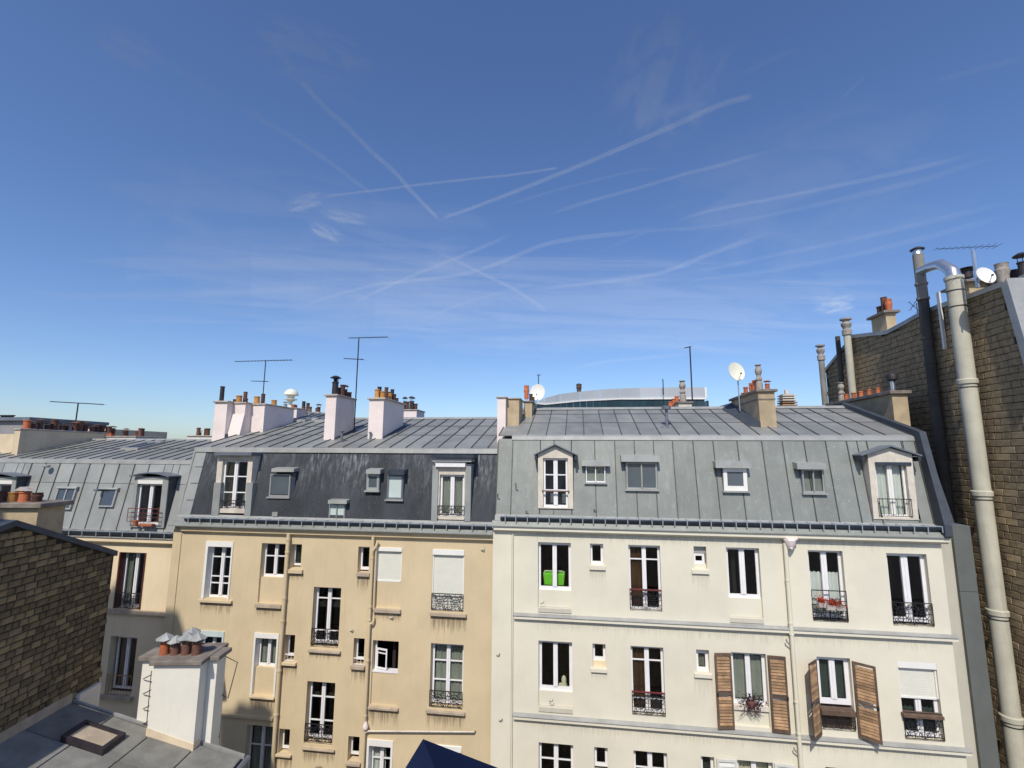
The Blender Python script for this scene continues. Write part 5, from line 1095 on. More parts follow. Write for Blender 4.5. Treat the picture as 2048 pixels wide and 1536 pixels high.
# slender pots and flues at the far left end of the gable
def flue(px, py0, py1, X, wpx, mat, top, label):
    a, b_ = onX(px, py0, X), onX(px, py1, X); Y_ = a[1]; m = (RW.transposed() @ a)[2] / FPX; r = wpx * m / 2 * .8
    T = thing('flue_pipe', label, 'pipe', (X, Y_, b_[2]))
    part('pipe', MB().tube([(X, Y_, b_[2]), (X, Y_, a[2] - (.75 if top else 0))], r, 12), mat, T, smooth=True)
    if top:
        part('pot_top', MB().lathe((X, Y_, a[2] - .75), [(r * 1.3, 0), (r * 1.3, .22), (r, .26), (r, .34), (r * 1.35, .40), (r * 1.4, .52), (r * .9, .60), (r * .9, .66), (r * 1.6, .68), (r * 1.6, .74), (r * .3, .76)], 14), 'stone_pot', T, smooth=True)
    return T
flue(1640, 690, 812, 11.6, 13, 'pipe_grey', True, 'leftmost grey flue with vase shaped top at the far end of the gable')
flue(1691, 637, 800, 11.7, 16, 'pipe_cream', True, 'tall pale flue with vase shaped top against the gable, near the orange pots')
flue(1675, 673, 800, 11.8, 11, 'pipe_dark', False, 'plain dark flue pipe between the two flues with vase shaped tops')
# chimney and roof furniture on the brick building
A = onX(1748, 655, XR + .3); rc = A[1]
zt = onX(1770, 622, XR + .1)[2]
xa, xb = XR + .15, XR + 1.0
xc = XR + .12; yf, yk = onX(1774, 655, xc)[1], onX(1744, 655, xc)[1]; z8 = onX(1774, 625, xc)[2]; xr8 = onY(1794, 655, yf)[0]
c8 = stack(RB_, 'chimney_stack', xc, xr8, yf, yk, 3.5, z8, 'tan', 'cap', .12, .10)
for (f_, hh, mt, kd_) in ((.85, .42, 'terra_dark', 'plain'), (.55, .72, 'terra_dark', 'tube'), (.28, .55, 'terra', 'bell')):
    kd = (kd_, mt); inst('chimney_pot', POTM.setdefault(kd, pot_mesh(kd_).mesh('chimney_pot', M[mt], smooth=True)), c8, (xc + .3, yf + (yk - yf) * f_, z8 + .09), (.27, .27, hh), 0)
yf = onX(1938, 590, xc)[1]; z9 = onX(1938, 556, xc)[2]
c9 = stack(RB_, 'chimney_stack', xc + .1, xc + .9, yf + .1, yf + .9, 3.5, z9 - .1, 'tan', 'cap', .16, .08)
def ytop(px, py, X, w_, hh, kd='hat', mt='soot'):
    k = (kd, mt); POTM.setdefault(k, pot_mesh(kd).mesh('chimney_pot', M[mt], smooth=True)); P_ = onX(px, py, X); m = (RW.transposed() @ P_)[2] / FPX
    inst('chimney_pot', POTM[k], c9, P_, (w_ * m, w_ * m, hh * m), 0)
ytop(1936, 556, xc + .3, 24, 22, 'hat', 'soot'); ytop(1986, 578, xc + .7, 16, 34, 'hat', 'soot'); ytop(2008, 568, xc + .5, 24, 42, 'bell', 'stone_pot'); ytop(2030, 566, xc + .9, 20, 26, 'bell', 'soot'); ytop(2050, 562, xc + .8, 22, 60, 'hat', 'soot')

# ================================================================== NEAR BUILDING (askew): brick wall, slab roof, white stack
XFq = Matrix.Rotation(TH, 4, 'Z')
WQ = -9.0
NW = thing('brick_boundary_wall', 'dark brown brick wall with sloping zinc coping at the left edge, in shade', 'wall', tuple(q2w(Vector((WQ, 10, -17)))))
zp = lambda x, y: (qX(x, y, WQ)[1], qX(x, y, WQ)[2])
wp = [(3.0, -2.6), (zp(25, 1050)[0] - 1.2, zp(25, 1050)[1] - .28), zp(25, 1050), zp(229, 1110), (zp(230, 1110)[0] + .0, -17), (3.0, -17)]
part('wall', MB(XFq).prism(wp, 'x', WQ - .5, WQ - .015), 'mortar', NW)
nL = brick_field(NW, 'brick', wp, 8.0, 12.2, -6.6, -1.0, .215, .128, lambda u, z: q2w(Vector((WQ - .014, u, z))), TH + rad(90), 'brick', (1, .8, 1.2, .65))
for (i, j) in ((1, 2), (2, 3)):
    (a, b), (c, d) = wp[i], wp[j]
    part('coping', MB(XFq).hexa([(WQ - .6, a, b - .02), (WQ + .07, a, b - .02), (WQ + .07, c, d - .02), (WQ - .6, c, d - .02)], [(WQ - .6, a, b + .12), (WQ + .07, a, b + .09), (WQ + .07, c, d + .09), (WQ - .6, c, d + .12)]), 'lead_or_shaded_zinc', NW)
NB = thing('near_slab_roof_building', 'near low building with a grey slab roof and hatch at the bottom left', 'building', tuple(q2w(Vector((-7, 8, -17)))))
zw = zp(142, 1404)[1]; yE = zp(142, 1404)[0]; SL = -.30
def rz(x): return zw + (x - WQ) * SL
def onroof(px, py):
    r = rayq(px, py); t = (zw - WQ * SL) / (r[2] - r[0] * SL); return r * t
xE = onroof(482, 1519)[0]
part('body', MB(XFq).prism([(WQ - .01, -17), (WQ - .01, zw - .06), (xE - .03, rz(xE - .03) - .06), (xE - .03, -17)], 'y', 4.5, yE - .02), 'joint', NB)
part('roof_base', MB(XFq).prism([(WQ, zw - .055), (WQ, zw - .02), (xE, rz(xE) - .02), (xE, rz(xE) - .055)], 'y', 4.4, yE), 'joint', NB)
nx, ny = 4, 7; cxs = [WQ + .02 + (xE - WQ - .02) * k / nx for k in range(nx + 1)]; cys = [yE - .03 - 1.02 * k for k in range(ny + 1)]
hA, hB, hC = onroof(120, 1490), onroof(250, 1478), onroof(175, 1452)
hx0, hx1 = onroof(130, 1478)[0], onroof(235, 1490)[0]; hy0, hy1 = onroof(205, 1513)[1], onroof(180, 1455)[1]
for i in range(nx):
    for j in range(ny):
        a, b, c, d = cxs[i] + .012, cxs[i + 1] - .012, cys[j + 1] + .012, cys[j] - .012
        if i == nx - 1 and j == 0: pass
        e = random.uniform(0, .008)
        part('roof_slab', MB(XFq).hexa([(a, c, rz(a) - .02), (b, c, rz(b) - .02), (b, d, rz(b) - .02), (a, d, rz(a) - .02)], [(a, c, rz(a) + .012 + e), (b, c, rz(b) + .010 + e), (b, d, rz(b) + .012 + e), (a, d, rz(a) + .012 + e)]), 'slab', NB, bevel=.004)
part('upstand', MB(XFq).prism([(WQ - .012, zw - .02), (WQ - .012, zw + .20), (WQ + .03, zw + .18), (WQ + .035, zw - .02)], 'y', 4.5, yE - .02), 'sill', NB)
part('edge_trim', MB(XFq).prism([(WQ, zw + .0), (WQ, zw + .045), (xE + .03, rz(xE) + .045), (xE + .03, rz(xE) - .03)], 'y', yE + .002, yE + .05), 'zinc_light', NB)
part('eaves_gutter', MB(XFq).tube([(xE + .07, 4.5, rz(xE) - .06), (xE + .07, yE + .1, rz(xE) - .06)], .06, 8), 'zinc_dark', NB)
# hatch
b = MB(XFq); hh = .12
for (xa, xb, ya, yb) in ((hx0, hx0 + .07, hy0, hy1), (hx1 - .07, hx1, hy0, hy1), (hx0 + .07, hx1 - .07, hy0, hy0 + .07), (hx0 + .07, hx1 - .07, hy1 - .07, hy1)):
    b.hexa([(xa, ya, rz(xa)), (xb, ya, rz(xb)), (xb, yb, rz(xb)), (xa, yb, rz(xa))], [(xa, ya, rz(xa) + hh), (xb, ya, rz(xb) + hh), (xb, yb, rz(xb) + hh), (xa, yb, rz(xa) + hh)])
ho = part('roof_hatch', b, 'soot', NB)
a, b2 = hx0 + .072, hx1 - .072; c, d = hy0 + .072, hy1 - .072
part('hatch_lid', MB(XFq).hexa([(a, c, rz(a) + .03), (b2, c, rz(b2) + .03), (b2, d, rz(b2) + .03), (a, d, rz(a) + .03)], [(a, c, rz(a) + .08), (b2, c, rz(b2) + .08), (b2, d, rz(b2) + .08), (a, d, rz(a) + .08)]), 'sill', ho)
# white chimney stack
s0, s1 = onroof(293, 1472), onroof(386, 1497); Ys = s0[1]
sx0, sx1 = s0[0], qY(386, 1497, Ys)[0]
ztq = qY(350, 1329, Ys)[2]
WS = part('chimney_stack', MB(XFq).box(sx0, sx1, Ys, Ys + .85, rz(sx1) - .6, ztq), 'white_stack', NB)
bxl, bxr = qY(272, 1450, Ys + .28)[0], qY(426, 1480, Ys + .28)[0]
part('chimney_back', MB(XFq).box(bxl, sx0 - .003, Ys + .28, Ys + .62, rz(sx1) - .6, ztq - .02).box(sx1 + .003, bxr - .05, Ys + .28, Ys + .62, rz(sx1) - 1.6, ztq - .02), 'white_stack', WS)
part('chimney_foot', MB(XFq).hexa([(sx0 - .01, Ys - .02, rz(sx0) - .2), (sx1 + .01, Ys - .02, rz(sx1) - .2), (sx1 + .01, Ys + .2, rz(sx1) - .2), (sx0 - .01, Ys + .2, rz(sx0) - .2)], [(sx0 - .01, Ys - .012, rz(sx0) + .16), (sx1 + .01, Ys - .012, rz(sx1) + .13), (sx1 + .01, Ys + .2, rz(sx1) + .13), (sx0 - .01, Ys + .2, rz(sx0) + .16)]), 'cream', WS)
part('chimney_cap', MB(XFq).box(sx0 - .06, sx1 + .06, Ys - .08, Ys + .95, ztq + .002, ztq + .09), 'cap', WS, bevel=.012)
part('chimney_cap', MB(XFq).box(bxl - .06, sx0 - .063, Ys + .20, Ys + .72, ztq - .015, ztq + .075), 'cap', WS, bevel=.01)
part('chimney_cap', MB(XFq).box(sx1 + .063, bxr + .02, Ys + .20, Ys + .72, ztq - .015, ztq + .075), 'cap', WS, bevel=.01)
for k, (px, py, mt) in enumerate(((328, 1313, 'terra'), (349, 1316, 'terra_dark'), (371, 1313, 'terra_dark'), (392, 1314, 'terra_dark'), (380, 1306, 'terra_dark'))):
    Yq = Ys + (.30 if k < 4 else .7); P_ = q2w(Vector((qY(px, py, Yq)[0], Yq, ztq + .085)))
    kd = ('tube', mt); POTM.setdefault(kd, pot_mesh('tube').mesh('chimney_pot', M[mt], smooth=True))
    hh = (.27, .22, .28, .27, .25)[k]; inst('chimney_pot', POTM[kd], WS, P_, (.225, .225, hh), 0)
    # pleated tin hat on three feet
    b = MB(); n = 12; ro = .175; vs = []; 
    for i in range(n): vs.append((ro * (1 + .06 * (i % 2)) * math.cos(2 * math.pi * i / n), ro * (1 + .06 * (i % 2)) * math.sin(2 * math.pi * i / n), .02 * (i % 2)))
    vs.append((0, 0, .13)); b.add(vs, [(i, (i + 1) % n, n) for i in range(n)]); b.add([(v[0] * .98, v[1] * .98, v[2] - .012) for v in vs], [((i + 1) % n, i, n) for i in range(n)])
    for i in range(3): a_ = i * 2.09; b.tube([(.09 * math.cos(a_), .09 * math.sin(a_), -.08), (.10 * math.cos(a_), .10 * math.sin(a_), .06)], .008, 4)
    me = b.mesh('pot_hat', M['zinc_light']); inst('pot_hat', me, WS, P_ + Vector((0, 0, hh + .045)), (1, 1, 1), k * .7)
# iron rungs on the stack's left wing
for k in range(4):
    a, b2 = qY(286, 1358 + k * 30, Ys + .25), qY(302, 1350 + k * 30, Ys + .02)
    part('rung', MB(XFq).tube([a, b2], .010, 5), 'iron', WS)
a, b2 = qY(303, 1342, Ys - .02), qY(293, 1450, Ys - .02); part('rung_rail', MB(XFq).tube([a, b2], .008, 5), 'iron', WS)
# pole with cable on the right of the stack
a, b2, c = qY(437, 1476, Ys + .6), qY(439, 1380, Ys + .6), qY(456, 1396, Ys + .6)
T = thing('clothes_pole', 'thin bent iron pole leaning beside the white chimney stack', 'pole', tuple(q2w(a)))
part('pole', MB(XFq).tube([a, b2], .014, 6), 'iron', T); d_a, e_ = qY(475, 1325, Ys + .6), qY(452, 1313, Ys + .6)
part('arm', MB(XFq).tube([b2, qY(447, 1392, Ys + .6), c, d_a, e_], .010, 6), 'iron', T)
# parapet bit beyond the slab roof
a, b2 = q2w(qX(152, 1412, WQ + .1)), q2w(qX(188, 1380, WQ + .1))
t = thing('low_white_parapet', 'small white parapet wedge between the slab roof and the brick wall', 'parapet', tuple(q2w(Vector((WQ + .1, yE + .5, -17)))))
part('wall', MB(XFq).box(WQ - .012, WQ + .09, yE + .10, yE + .66, -17, zw + .10), 'white_stack', t)
# chimney behind the brick wall's coping
Yn = 11.6
a, b2 = qY(-30, 1010, Yn), qY(77, 1016, Yn)
NC = thing('chimney', 'soot stained tan chimney with four clay pots behind the brick wall', 'chimney', tuple(q2w(Vector(((a[0] + b2[0]) / 2, Yn, -6)))))
part('stack', MB(XFq).box(a[0], b2[0], Yn, Yn + .7, -6, b2[2]), 'tan', NC); part('cap', MB(XFq).box(a[0] - .1, b2[0] + .13, Yn - .1, Yn + .8, b2[2] + .002, b2[2] + .11), 'cap', NC, bevel=.012)
for (px, w_, hh, kd, mt) in ((3, 13, 19, 'plain', 'terra_dark'), (24, 14, 17, 'plain', 'terra_yel'), (48, 18, 18, 'plain', 'terra'), (73, 17, 16, 'bell', 'terra_dark')):
    P_ = qY(px, 1004, Yn + .3); m = 10.5 / FPX * 1.25; k = (kd, mt); POTM.setdefault(k, pot_mesh(kd).mesh('chimney_pot', M[mt], smooth=True))
    inst('pot', POTM[k], NC, q2w(Vector((P_[0], Yn + .3, b2[2] + .10))), (w_ * m, w_ * m, hh * m), 0)
P_ = qY(50, 981, Yn + .3); b = MB().add([(-.16, -.12, 0), (.16, -.12, 0), (.16, .12, 0), (-.16, .12, 0), (0, -.12, .09), (0, .12, .09)], [(0, 1, 4), (2, 3, 5), (1, 2, 5, 4), (3, 0, 4, 5)]); 
for sx in (-.09, .09): b.tube([(sx, 0, -.10), (sx, 0, .05)], .012, 5)
inst('pot_hat', b.mesh('pot_hat', M['capw']), NC, q2w(P_))

# camera building: terrace the parasol stands on
TB = thing('terrace_building', 'the building the view is taken from, its terrace just below the frame', 'building', (1, 1, -17))
part('body', MB().box(-4.2, 7, -7, 4.2, -17, -3.62), 'white_wall', TB); part('terrace_floor', MB().box(-4.2, 7, -7, 4.2, -3.6, -3.56), 'slab', TB)
# unseen house behind and left of camera, outline shaped to shade the lower left
def shadow_to(px, py, Yp, Yo, Y=YB):
    p = onY(px, py, Yp); t = (p[1] - Yo) / (-sdir[1] / 1.0) * 1.0
    k = (p[1] - Yo) / -sdir[1]
    return p[0] + sdir[0] * k, p[2] + sdir[2] * k
Yo = -3.0
sil = [shadow_to(150, 1178, YL, Yo), shadow_to(226, 1178, YL, Yo), shadow_to(226, 1167, YL, Yo), shadow_to(234, 1167, YL, Yo), shadow_to(235, 1180, YL, Yo), shadow_to(262, 1192, YL, Yo), shadow_to(268, 1226, YL, Yo), shadow_to(350, 1221, YB, Yo), shadow_to(357, 1223, YB, Yo), shadow_to(376, 1290, YB, Yo), shadow_to(400, 1380, YB, Yo), shadow_to(425, 1560, YB, Yo), shadow_to(436, 1560, YB, Yo), shadow_to(438, 1426, YB, Yo), shadow_to(470, 1420, YB, Yo), shadow_to(473, 1408, YB, Yo), shadow_to(482, 1403, YB, Yo), shadow_to(498, 1410, YB, Yo), shadow_to(506, 1404, YB, Yo), shadow_to(533, 1404, YB, Yo), shadow_to(536, 1414, YB, Yo), shadow_to(546, 1414, YB, Yo), shadow_to(540, 1600, YB, Yo)]
sil = [(-34, sil[0][1])] + sil + [(sil[-1][0], -17), (-34, -17)]
TN = thing('rear_house', 'tall pale unseen house behind the viewer, its outline shaped to cast the lower left shade', 'building', (-20, Yo, -17))
part('body', MB().prism(sil, 'y', Yo, Yo - 6), 'left_wall', TN)

# ================================================================== BACKGROUND BUILDINGS
GB = thing('teal_office_building', 'curved teal clad office block with white parapet behind the white building', 'building', (12, 40, -17))
DG = 42.0
top_px = [(1072, 808, 806), (1090, 796, 808), (1120, 788, 805), (1160, 783, 801), (1200, 779, 799), (1240, 777, 797), (1280, 775.5, 797), (1320, 775, 796.5), (1360, 774.5, 796.5), (1409, 774.5, 796.5)]
def dd(x): return DG + ((1409 - x) / 337.0) ** 2 * 10
pts = [(onY(x, t, dd(x)), onY(x, r, dd(x))) for x, t, r in top_px]
for i in range(len(pts) - 1):
    (a, ar), (b, br) = pts[i], pts[i + 1]
    part('guard_panel', MB().hexa([(a[0] + .02, a[1], ar[2]), (b[0] - .02, b[1], br[2]), (b[0] - .02, b[1] + .06, br[2]), (a[0] + .02, a[1] + .06, ar[2])], [(a[0] + .02, a[1], a[2]), (b[0] - .02, b[1], b[2]), (b[0] - .02, b[1] + .06, b[2]), (a[0] + .02, a[1] + .06, a[2])]), 'guard_glass', GB)
    n = 3
    part('parapet_rim', MB().hexa([(a[0], a[1] - .12, ar[2] - .10), (b[0], b[1] - .12, br[2] - .10), (b[0], b[1] + .3, br[2] - .10), (a[0], a[1] + .3, ar[2] - .10)], [(a[0], a[1] - .12, ar[2] + .03), (b[0], b[1] - .12, br[2] + .03), (b[0], b[1] + .3, br[2] + .03), (a[0], a[1] + .3, ar[2] + .03)]), 'pvc', GB)
    for k in range(n):
        u0, u1 = k / n, (k + 1) / n; A = ar.lerp(br, u0); B_ = ar.lerp(br, u1)
        part('cladding_or_shadow_panel', MB().hexa([(A[0] + .008, A[1], -17), (B_[0] - .008, B_[1], -17), (B_[0] - .008, B_[1] + .3, -17), (A[0] + .008, A[1] + .3, -17)], [(A[0] + .008, A[1], A[2] - .11), (B_[0] - .008, B_[1], B_[2] - .11), (B_[0] - .008, B_[1] + .3, B_[2] - .11), (A[0] + .008, A[1] + .3, A[2] - .11)]), 'teal', GB)
e = pts[-1]; part('end_post', MB().box(e[0][0], e[0][0] + .15, e[0][1], e[0][1] + .1, e[1][2], e[0][2]), 'pvc', GB)
part('body', MB().box(pts[1][0][0], e[0][0] + .3, DG + 10.5, DG + 20, -17, e[1][2] - .3), 'far_grey', GB)
part('body_end', MB().box(e[0][0] + .15, e[0][0] + .3, DG + .1, DG + 10.4, -17, e[1][2] - .19), 'teal', GB)
p = onY(1158, 783, 48); b = MB().lathe(tuple(p), [(.22, 0), (.22, .3), (.3, .34), (.24, .5), (.3, .7), (.12, .8)], 10)
tag(part('roof_fan', b, 'wood_dark', None, smooth=True), 'small brown roof fan on the parapet of the teal office block', 'vent')
# far houses
FH = thing('far_grey_house', 'far grey roofed house with vents at the left edge of the skyline', 'building', tuple(onY(10, 880, 42) * 1 + Vector((0, 0, -16))))
a, b_ = onY(-40, 842, 42), onY(62, 845, 42); part('body', MB().box(a[0], b_[0], 42, 50, -17, a[2]), 'far_grey', FH); part('roof_edge', MB().box(a[0] - .3, b_[0] + .3, 41.6, 50, a[2] + .01, a[2] + .35), 'zinc_dark', FH)
for x in (4, 10, 17, 24): p = onY(x, 838, 42.5); part('vent', MB().lathe((p[0], p[1], p[2] - .1), [(.14, 0), (.14, .4), (.24, .42), (.24, .5), (.1, .52)], 8), 'soot', FH)
FC = thing('far_cream_house', 'far cream house with a terrace rail between the chimney clusters on the left', 'building', tuple(onY(190, 880, 36) + Vector((0, 0, -16))))
a, b_ = onY(166, 858, 36), onY(216, 860, 36); part('body', MB().box(a[0], b_[0], 36, 42, -17, a[2]), 'cream', FC)
a, b_ = onY(122, 862, 34), onY(214, 868, 34); part('terrace_rail', MB().box(a[0], b_[0], 34, 34.1, a[2] - .1, a[2]).box(a[0], a[0] + .12, 34, 34.1, -3, a[2]).box(b_[0] - .8, b_[0] - .68, 34, 34.1, -3, a[2]).box(b_[0] - .12, b_[0], 34, 34.1, -3, a[2]).box(a[0] + 2.0, a[0] + 2.12, 34, 34.1, -3, a[2]), 'wood_dark', FC)
WT = thing('slatted_tower', 'small far tower of stacked wooden slats beyond the white building roof', 'tower', tuple(onY(1575, 812, 40)))
p = onY(1575, 812, 40); s = 40 / FPX
for k in range(5): part('slat_tier', MB().box(p[0] - (.55 - .02 * k), p[0] + (.55 - .02 * k), 39.5, 40.6, p[2] + k * .19, p[2] + k * .19 + .09), 'stone' if k > 1 else 'wood', WT)
part('core', MB().box(p[0] - .4, p[0] + .4, 39.7, 40.4, -17, p[2] + .9), 'wood', WT); part('finial', MB().box(p[0] - .12, p[0] + .12, 39.9, 40.1, p[2] + .9, p[2] + 1.25), 'stone', WT)
# red pots and pot cluster peeping over the white ridge
RS = thing('chimney', 'low chimney with vase pot and red pots just behind the white roof ridge', 'chimney', tuple(onY(1365, 815, 20.6)))
a, b_ = onY(1357, 806, 20.6), onY(1384, 820, 20.6); part('stack', MB().box(a[0], b_[0], 20.6, 21.8, 0, a[2]), 'stone', RS); part('cap', MB().box(a[0] - .06, b_[0] + .06, 20.54, 21.9, a[2] + .002, a[2] + .06), 'cap', RS)
P_ = onY(1366, 804, 20.9); m = mpp(1366, 804, 20.9); inst('pot', POTM[('vase', 'stone_pot')], RS, P_, (13 * m, 13 * m, 43 * m))
for (px, py, w_, hh) in ((1341, 816, 9, 13), (1348, 811, 9, 14), (1354, 808, 9, 16)): P_ = onY(px, py, 21.4); inst('pot', POTM[('plain', 'terra')], RS, P_, (w_ * m, w_ * m, hh * m))
a, b_ = onY(1336, 814, 21.2), onY(1357, 822, 21.2); part('ledge', MB().box(a[0], b_[0], 21.1, 21.8, 0, a[2]), 'stone', RS)

# ================================================================== ANTENNAS AND DISHES
def antenna(label, mast, Y, booms, r=.016, mm='iron', br=.75):
    """mast: ((px,py top),(px,py foot)); booms: lists of (x0,y0,x1,y1,extra)"""
    a, b_ = onY(*mast[0], Y), onY(*mast[1], Y); T = thing('antenna', label, 'antenna', tuple(b_), 'rooftop antennas')
    part('mast', MB().tube([b_, Vector((b_[0], Y, a[2]))], r, 8), mm, T)
    for (x0, y0, x1, y1, k) in booms:
        p, q = onY(x0, y0, Y), onY(x1, y1, Y + k); part('boom', MB().tube([p, q], r * br, 5), 'iron', T)
        n = max(2, int((q - p).length / .16))
        b = MB()
        for i in range(n + 1):
            c = p.lerp(q, i / n); L_ = .10 + .10 * i / n; dr = (q - p).normalized().cross(Vector((0, 0, 1))).normalized(); b.tube([c - dr * L_, c + dr * L_], .005, 4)
        e = part('dipole_rods', b, 'iron', T)
    return T
antenna('thin mast antenna with one long level boom above the grey zinc roof at far left', ((150, 806), (146, 884)), 20.5, [(101, 803, 207, 809, .0), (131, 842, 154, 842, 0)], .03)
antenna('mast antenna with level boom above the fluted pink chimney and its dome cowl', ((532, 722), (526, 790)), 21.0, [(470, 723, 584, 720, .0), (503, 762, 536, 763, 0)], .022)
antenna('tallest antenna, with two booms, beside the pink chimney in the middle', ((716, 677), (708, 862)), 19.0, [(698, 676, 775, 674, .0), (688, 717, 727, 719, 0)], .024)
T = antenna('bare mast with a tiny top bar behind the white roof ridge', ((1379, 694), (1385, 806)), 20.8, [(1369, 696, 1382, 693, 0)], .028)
antenna('short thin mast behind the round dish at the middle', ((1077, 750), (1077, 800)), 22, [(1074, 750, 1081, 750, 0)], .02)
antenna('thin short rod antenna over the teal office parapet', ((1325, 759), (1327, 790)), 42, [(1324, 759, 1326, 759, 0)], .04)
a = onY(1945, 500, 15.2)
antenna('long horizontal antenna boom on a pale mast on the brick building roof', ((1949, 500), (1956, 575)), 15.3, [(1872, 498, 1995, 492, 0)], .05, 'galv', .16)
antenna('small tilted rake antenna above the stepped brick gable', ((1832, 606), (1836, 632)), 19, [(1818, 604, 1838, 622, 0), (1820, 620, 1838, 594, 0)], .014)
def dish(label, c, foot, Y, rpx, face, mat='dish'):
    p = onY(*c, Y); m = mpp(*c, Y); r = rpx * m; T = thing('satellite_dish', label, 'dish', tuple(onY(*foot, Y)), 'satellite dishes')
    f = Vector(face).normalized(); qd = f.to_track_quat('Z', 'Y').to_matrix().to_4x4(); X = Matrix.Translation(p) @ qd
    b = MB(X); n = 24; rings = 5; vs = []; fs = []
    for i in range(rings + 1):
        rr = r * i / rings; 
        for k in range(n): vs.append((rr * math.cos(2 * math.pi * k / n), rr * 1.12 * math.sin(2 * math.pi * k / n), .18 * r * (i / rings) ** 2))
    for i in range(rings):
        for k in range(n): fs.append((i * n + k, i * n + (k + 1) % n, (i + 1) * n + (k + 1) % n, (i + 1) * n + k))
    b.add(vs, fs); b.add([(v[0], v[1], v[2] - .015) for v in vs], [f_[::-1] for f_ in fs]); part('reflector', b, mat, T, smooth=True)
    part('feed_arm', MB(X).tube([(0, -r * 1.1, .1 * r), (0, -r * .55, .75 * r)], .008, 5).lathe((0, -r * .5, .72 * r), [(.02, 0), (.03, .03), (.02, .06)], 8), 'iron', T)
    ft = onY(*foot, Y); part('mast', MB().tube([ft, Vector((ft[0], Y + .03, p[2] - .2 * r)), p - f * .04], .02, 8), 'bracket', T)
    return T
dish('white oval dish on a mast beside the tan chimney, facing right', (1471.5, 744), (1480, 822), 18.6, 17.5, (.35, -1, .25))
dish('white round dish at the boundary chimneys with orange pots', (1075.5, 785), (1072, 812), 19.6, 15, (-.1, -1, .15), 'pvc')
dish('white dish seen side on at the mast on the brick building', (1970, 552), (1958, 575), 15.0, 17, (.05, -1, .3), 'pvc')

# ================================================================== SMALL THINGS AT THE WINDOWS
h = WH['w1']; Yk = YW + .42; a, b_ = onY(1086, 1146, Yk), onY(1130, 1172, Yk)
BK = thing('laundry_basket', 'bright green basket with white handles inside the top floor window', 'basket', ((a[0] + b_[0]) / 2, Yk, b_[2]))
part('basket', MB().hexa([(a[0] + .04, Yk, b_[2]), (b_[0] - .04, Yk, b_[2]), (b_[0] - .04, Yk + .35, b_[2]), (a[0] + .04, Yk + .35, b_[2])], [(a[0], Yk - .02, a[2]), (b_[0], Yk - .02, a[2]), (b_[0], Yk + .37, a[2]), (a[0], Yk + .37, a[2])]), 'green_plastic', BK, bevel=.02)
xm = (a[0] + b_[0]) / 2
for (u0, u1) in ((a[0] + .03, xm - .02), (xm + .02, b_[0] - .03)): part('handle', MB().tube([(u0, Yk - .01, a[2]), (u0 + .03, Yk - .01, a[2] + .08), (u1 - .03, Yk - .01, a[2] + .08), (u1, Yk - .01, a[2])], .013, 6), 'pvc', BK)
part('stand', MB().box(a[0], b_[0], Yk, Yk + .35, h[2] + .0, b_[2] - .002), 'dark_room', BK)
def flower_clump(T, name, cx, cy, cz, sx, sy, sz, n, mat, s=.03):
    b = MB()
    for i in range(n):
        p = Vector((cx + random.gauss(0, sx / 2), cy + random.gauss(0, sy / 2), cz + random.gauss(0, sz / 2))); r_ = s * random.uniform(.5, 1.1)
        d1 = Vector((random.uniform(-1, 1), random.uniform(-1, 1), random.uniform(-1, 1))).normalized(); d2 = d1.cross(Vector((random.random(), .3, random.random()))).normalized()
        b.add([p - d1 * r_, p - d2 * r_ * .7, p + d1 * r_, p + d2 * r_ * .7], [(0, 1, 2, 3)])
    return part(name, b, mat, T)
for (x, y, wd, lab) in ((1643, 1203, 14, 'red flowers in a small round planter hung on the railing'), (1669, 1209, 36, 'long window box overflowing with red flowers on the railing')):
    p = onY(x, y, YW - .16); T = thing('flower_box', lab, 'planter', tuple(p - Vector((0, 0, .12)))); m = mpp(x, y, YW - .16) * wd / 2
    part('box', MB().box(p[0] - m, p[0] + m, YW - .24, YW - .08, p[2] - .14, p[2] - .02), 'capw', T); flower_clump(T, 'flowers', p[0], YW - .17, p[2] + .03, m * 1.0, .12, .10, 420 if wd > 20 else 200, 'red_flower', .025); flower_clump(T, 'leaves', p[0], YW - .16, p[2] - .03, m * 1.0, .12, .10, 120, 'leaf', .025)
    T.children[1]['kind'] = 'stuff'; T.children[2]['kind'] = 'stuff'
p = onY(1502, 1405, YW + .05); T = thing('purple_plant', 'straggly purple plant drooping from the ledge between the open wooden shutters', 'plant', tuple(p))
part('pot', MB().lathe((p[0], p[1], p[2] - .12), [(.09, 0), (.12, .15), (.10, .16)], 10), 'terra_dark', T)
o = flower_clump(T, 'foliage', p[0], p[1], p[2], .36, .14, .22, 420, 'purple', .035); o['kind'] = 'stuff'
b = MB()
for i in range(26):
    q = Vector((p[0] + random.uniform(-.2, .25), p[1] - .05, p[2] - .02)); b.tube([q, q + Vector((random.uniform(-.1, .1), -.06, -.12)), q + Vector((random.uniform(-.2, .2), -.07, random.uniform(-.35, -.15)))], .005, 4)
o = part('stems', b, 'purple', T); o['kind'] = 'stuff'
h = WH['w13']; a, b_ = onY(1642, 1418, YW - .1), onY(1712, 1434, YW - .1); T = thing('window_box', 'empty brown window box across the window with the half open shutters', 'planter', ((a[0] + b_[0]) / 2, YW, b_[2]))
part('trough', MB().box(a[0], b_[0], YW - .14, YW + .1, b_[2], a[2]), 'wood_dark', T, bevel=.01)
h = WH['w14']; a, b_ = onY(1806, 1427, YW - .1), onY(1888, 1440, YW - .1); T = thing('window_box', 'brown window box under the half lowered white roller shutter at lower right', 'planter', ((a[0] + b_[0]) / 2, YW, b_[2]))
part('trough', MB().box(a[0], b_[0], YW - .14, YW + .1, b_[2], a[2]), 'wood_dark', T, bevel=.01)
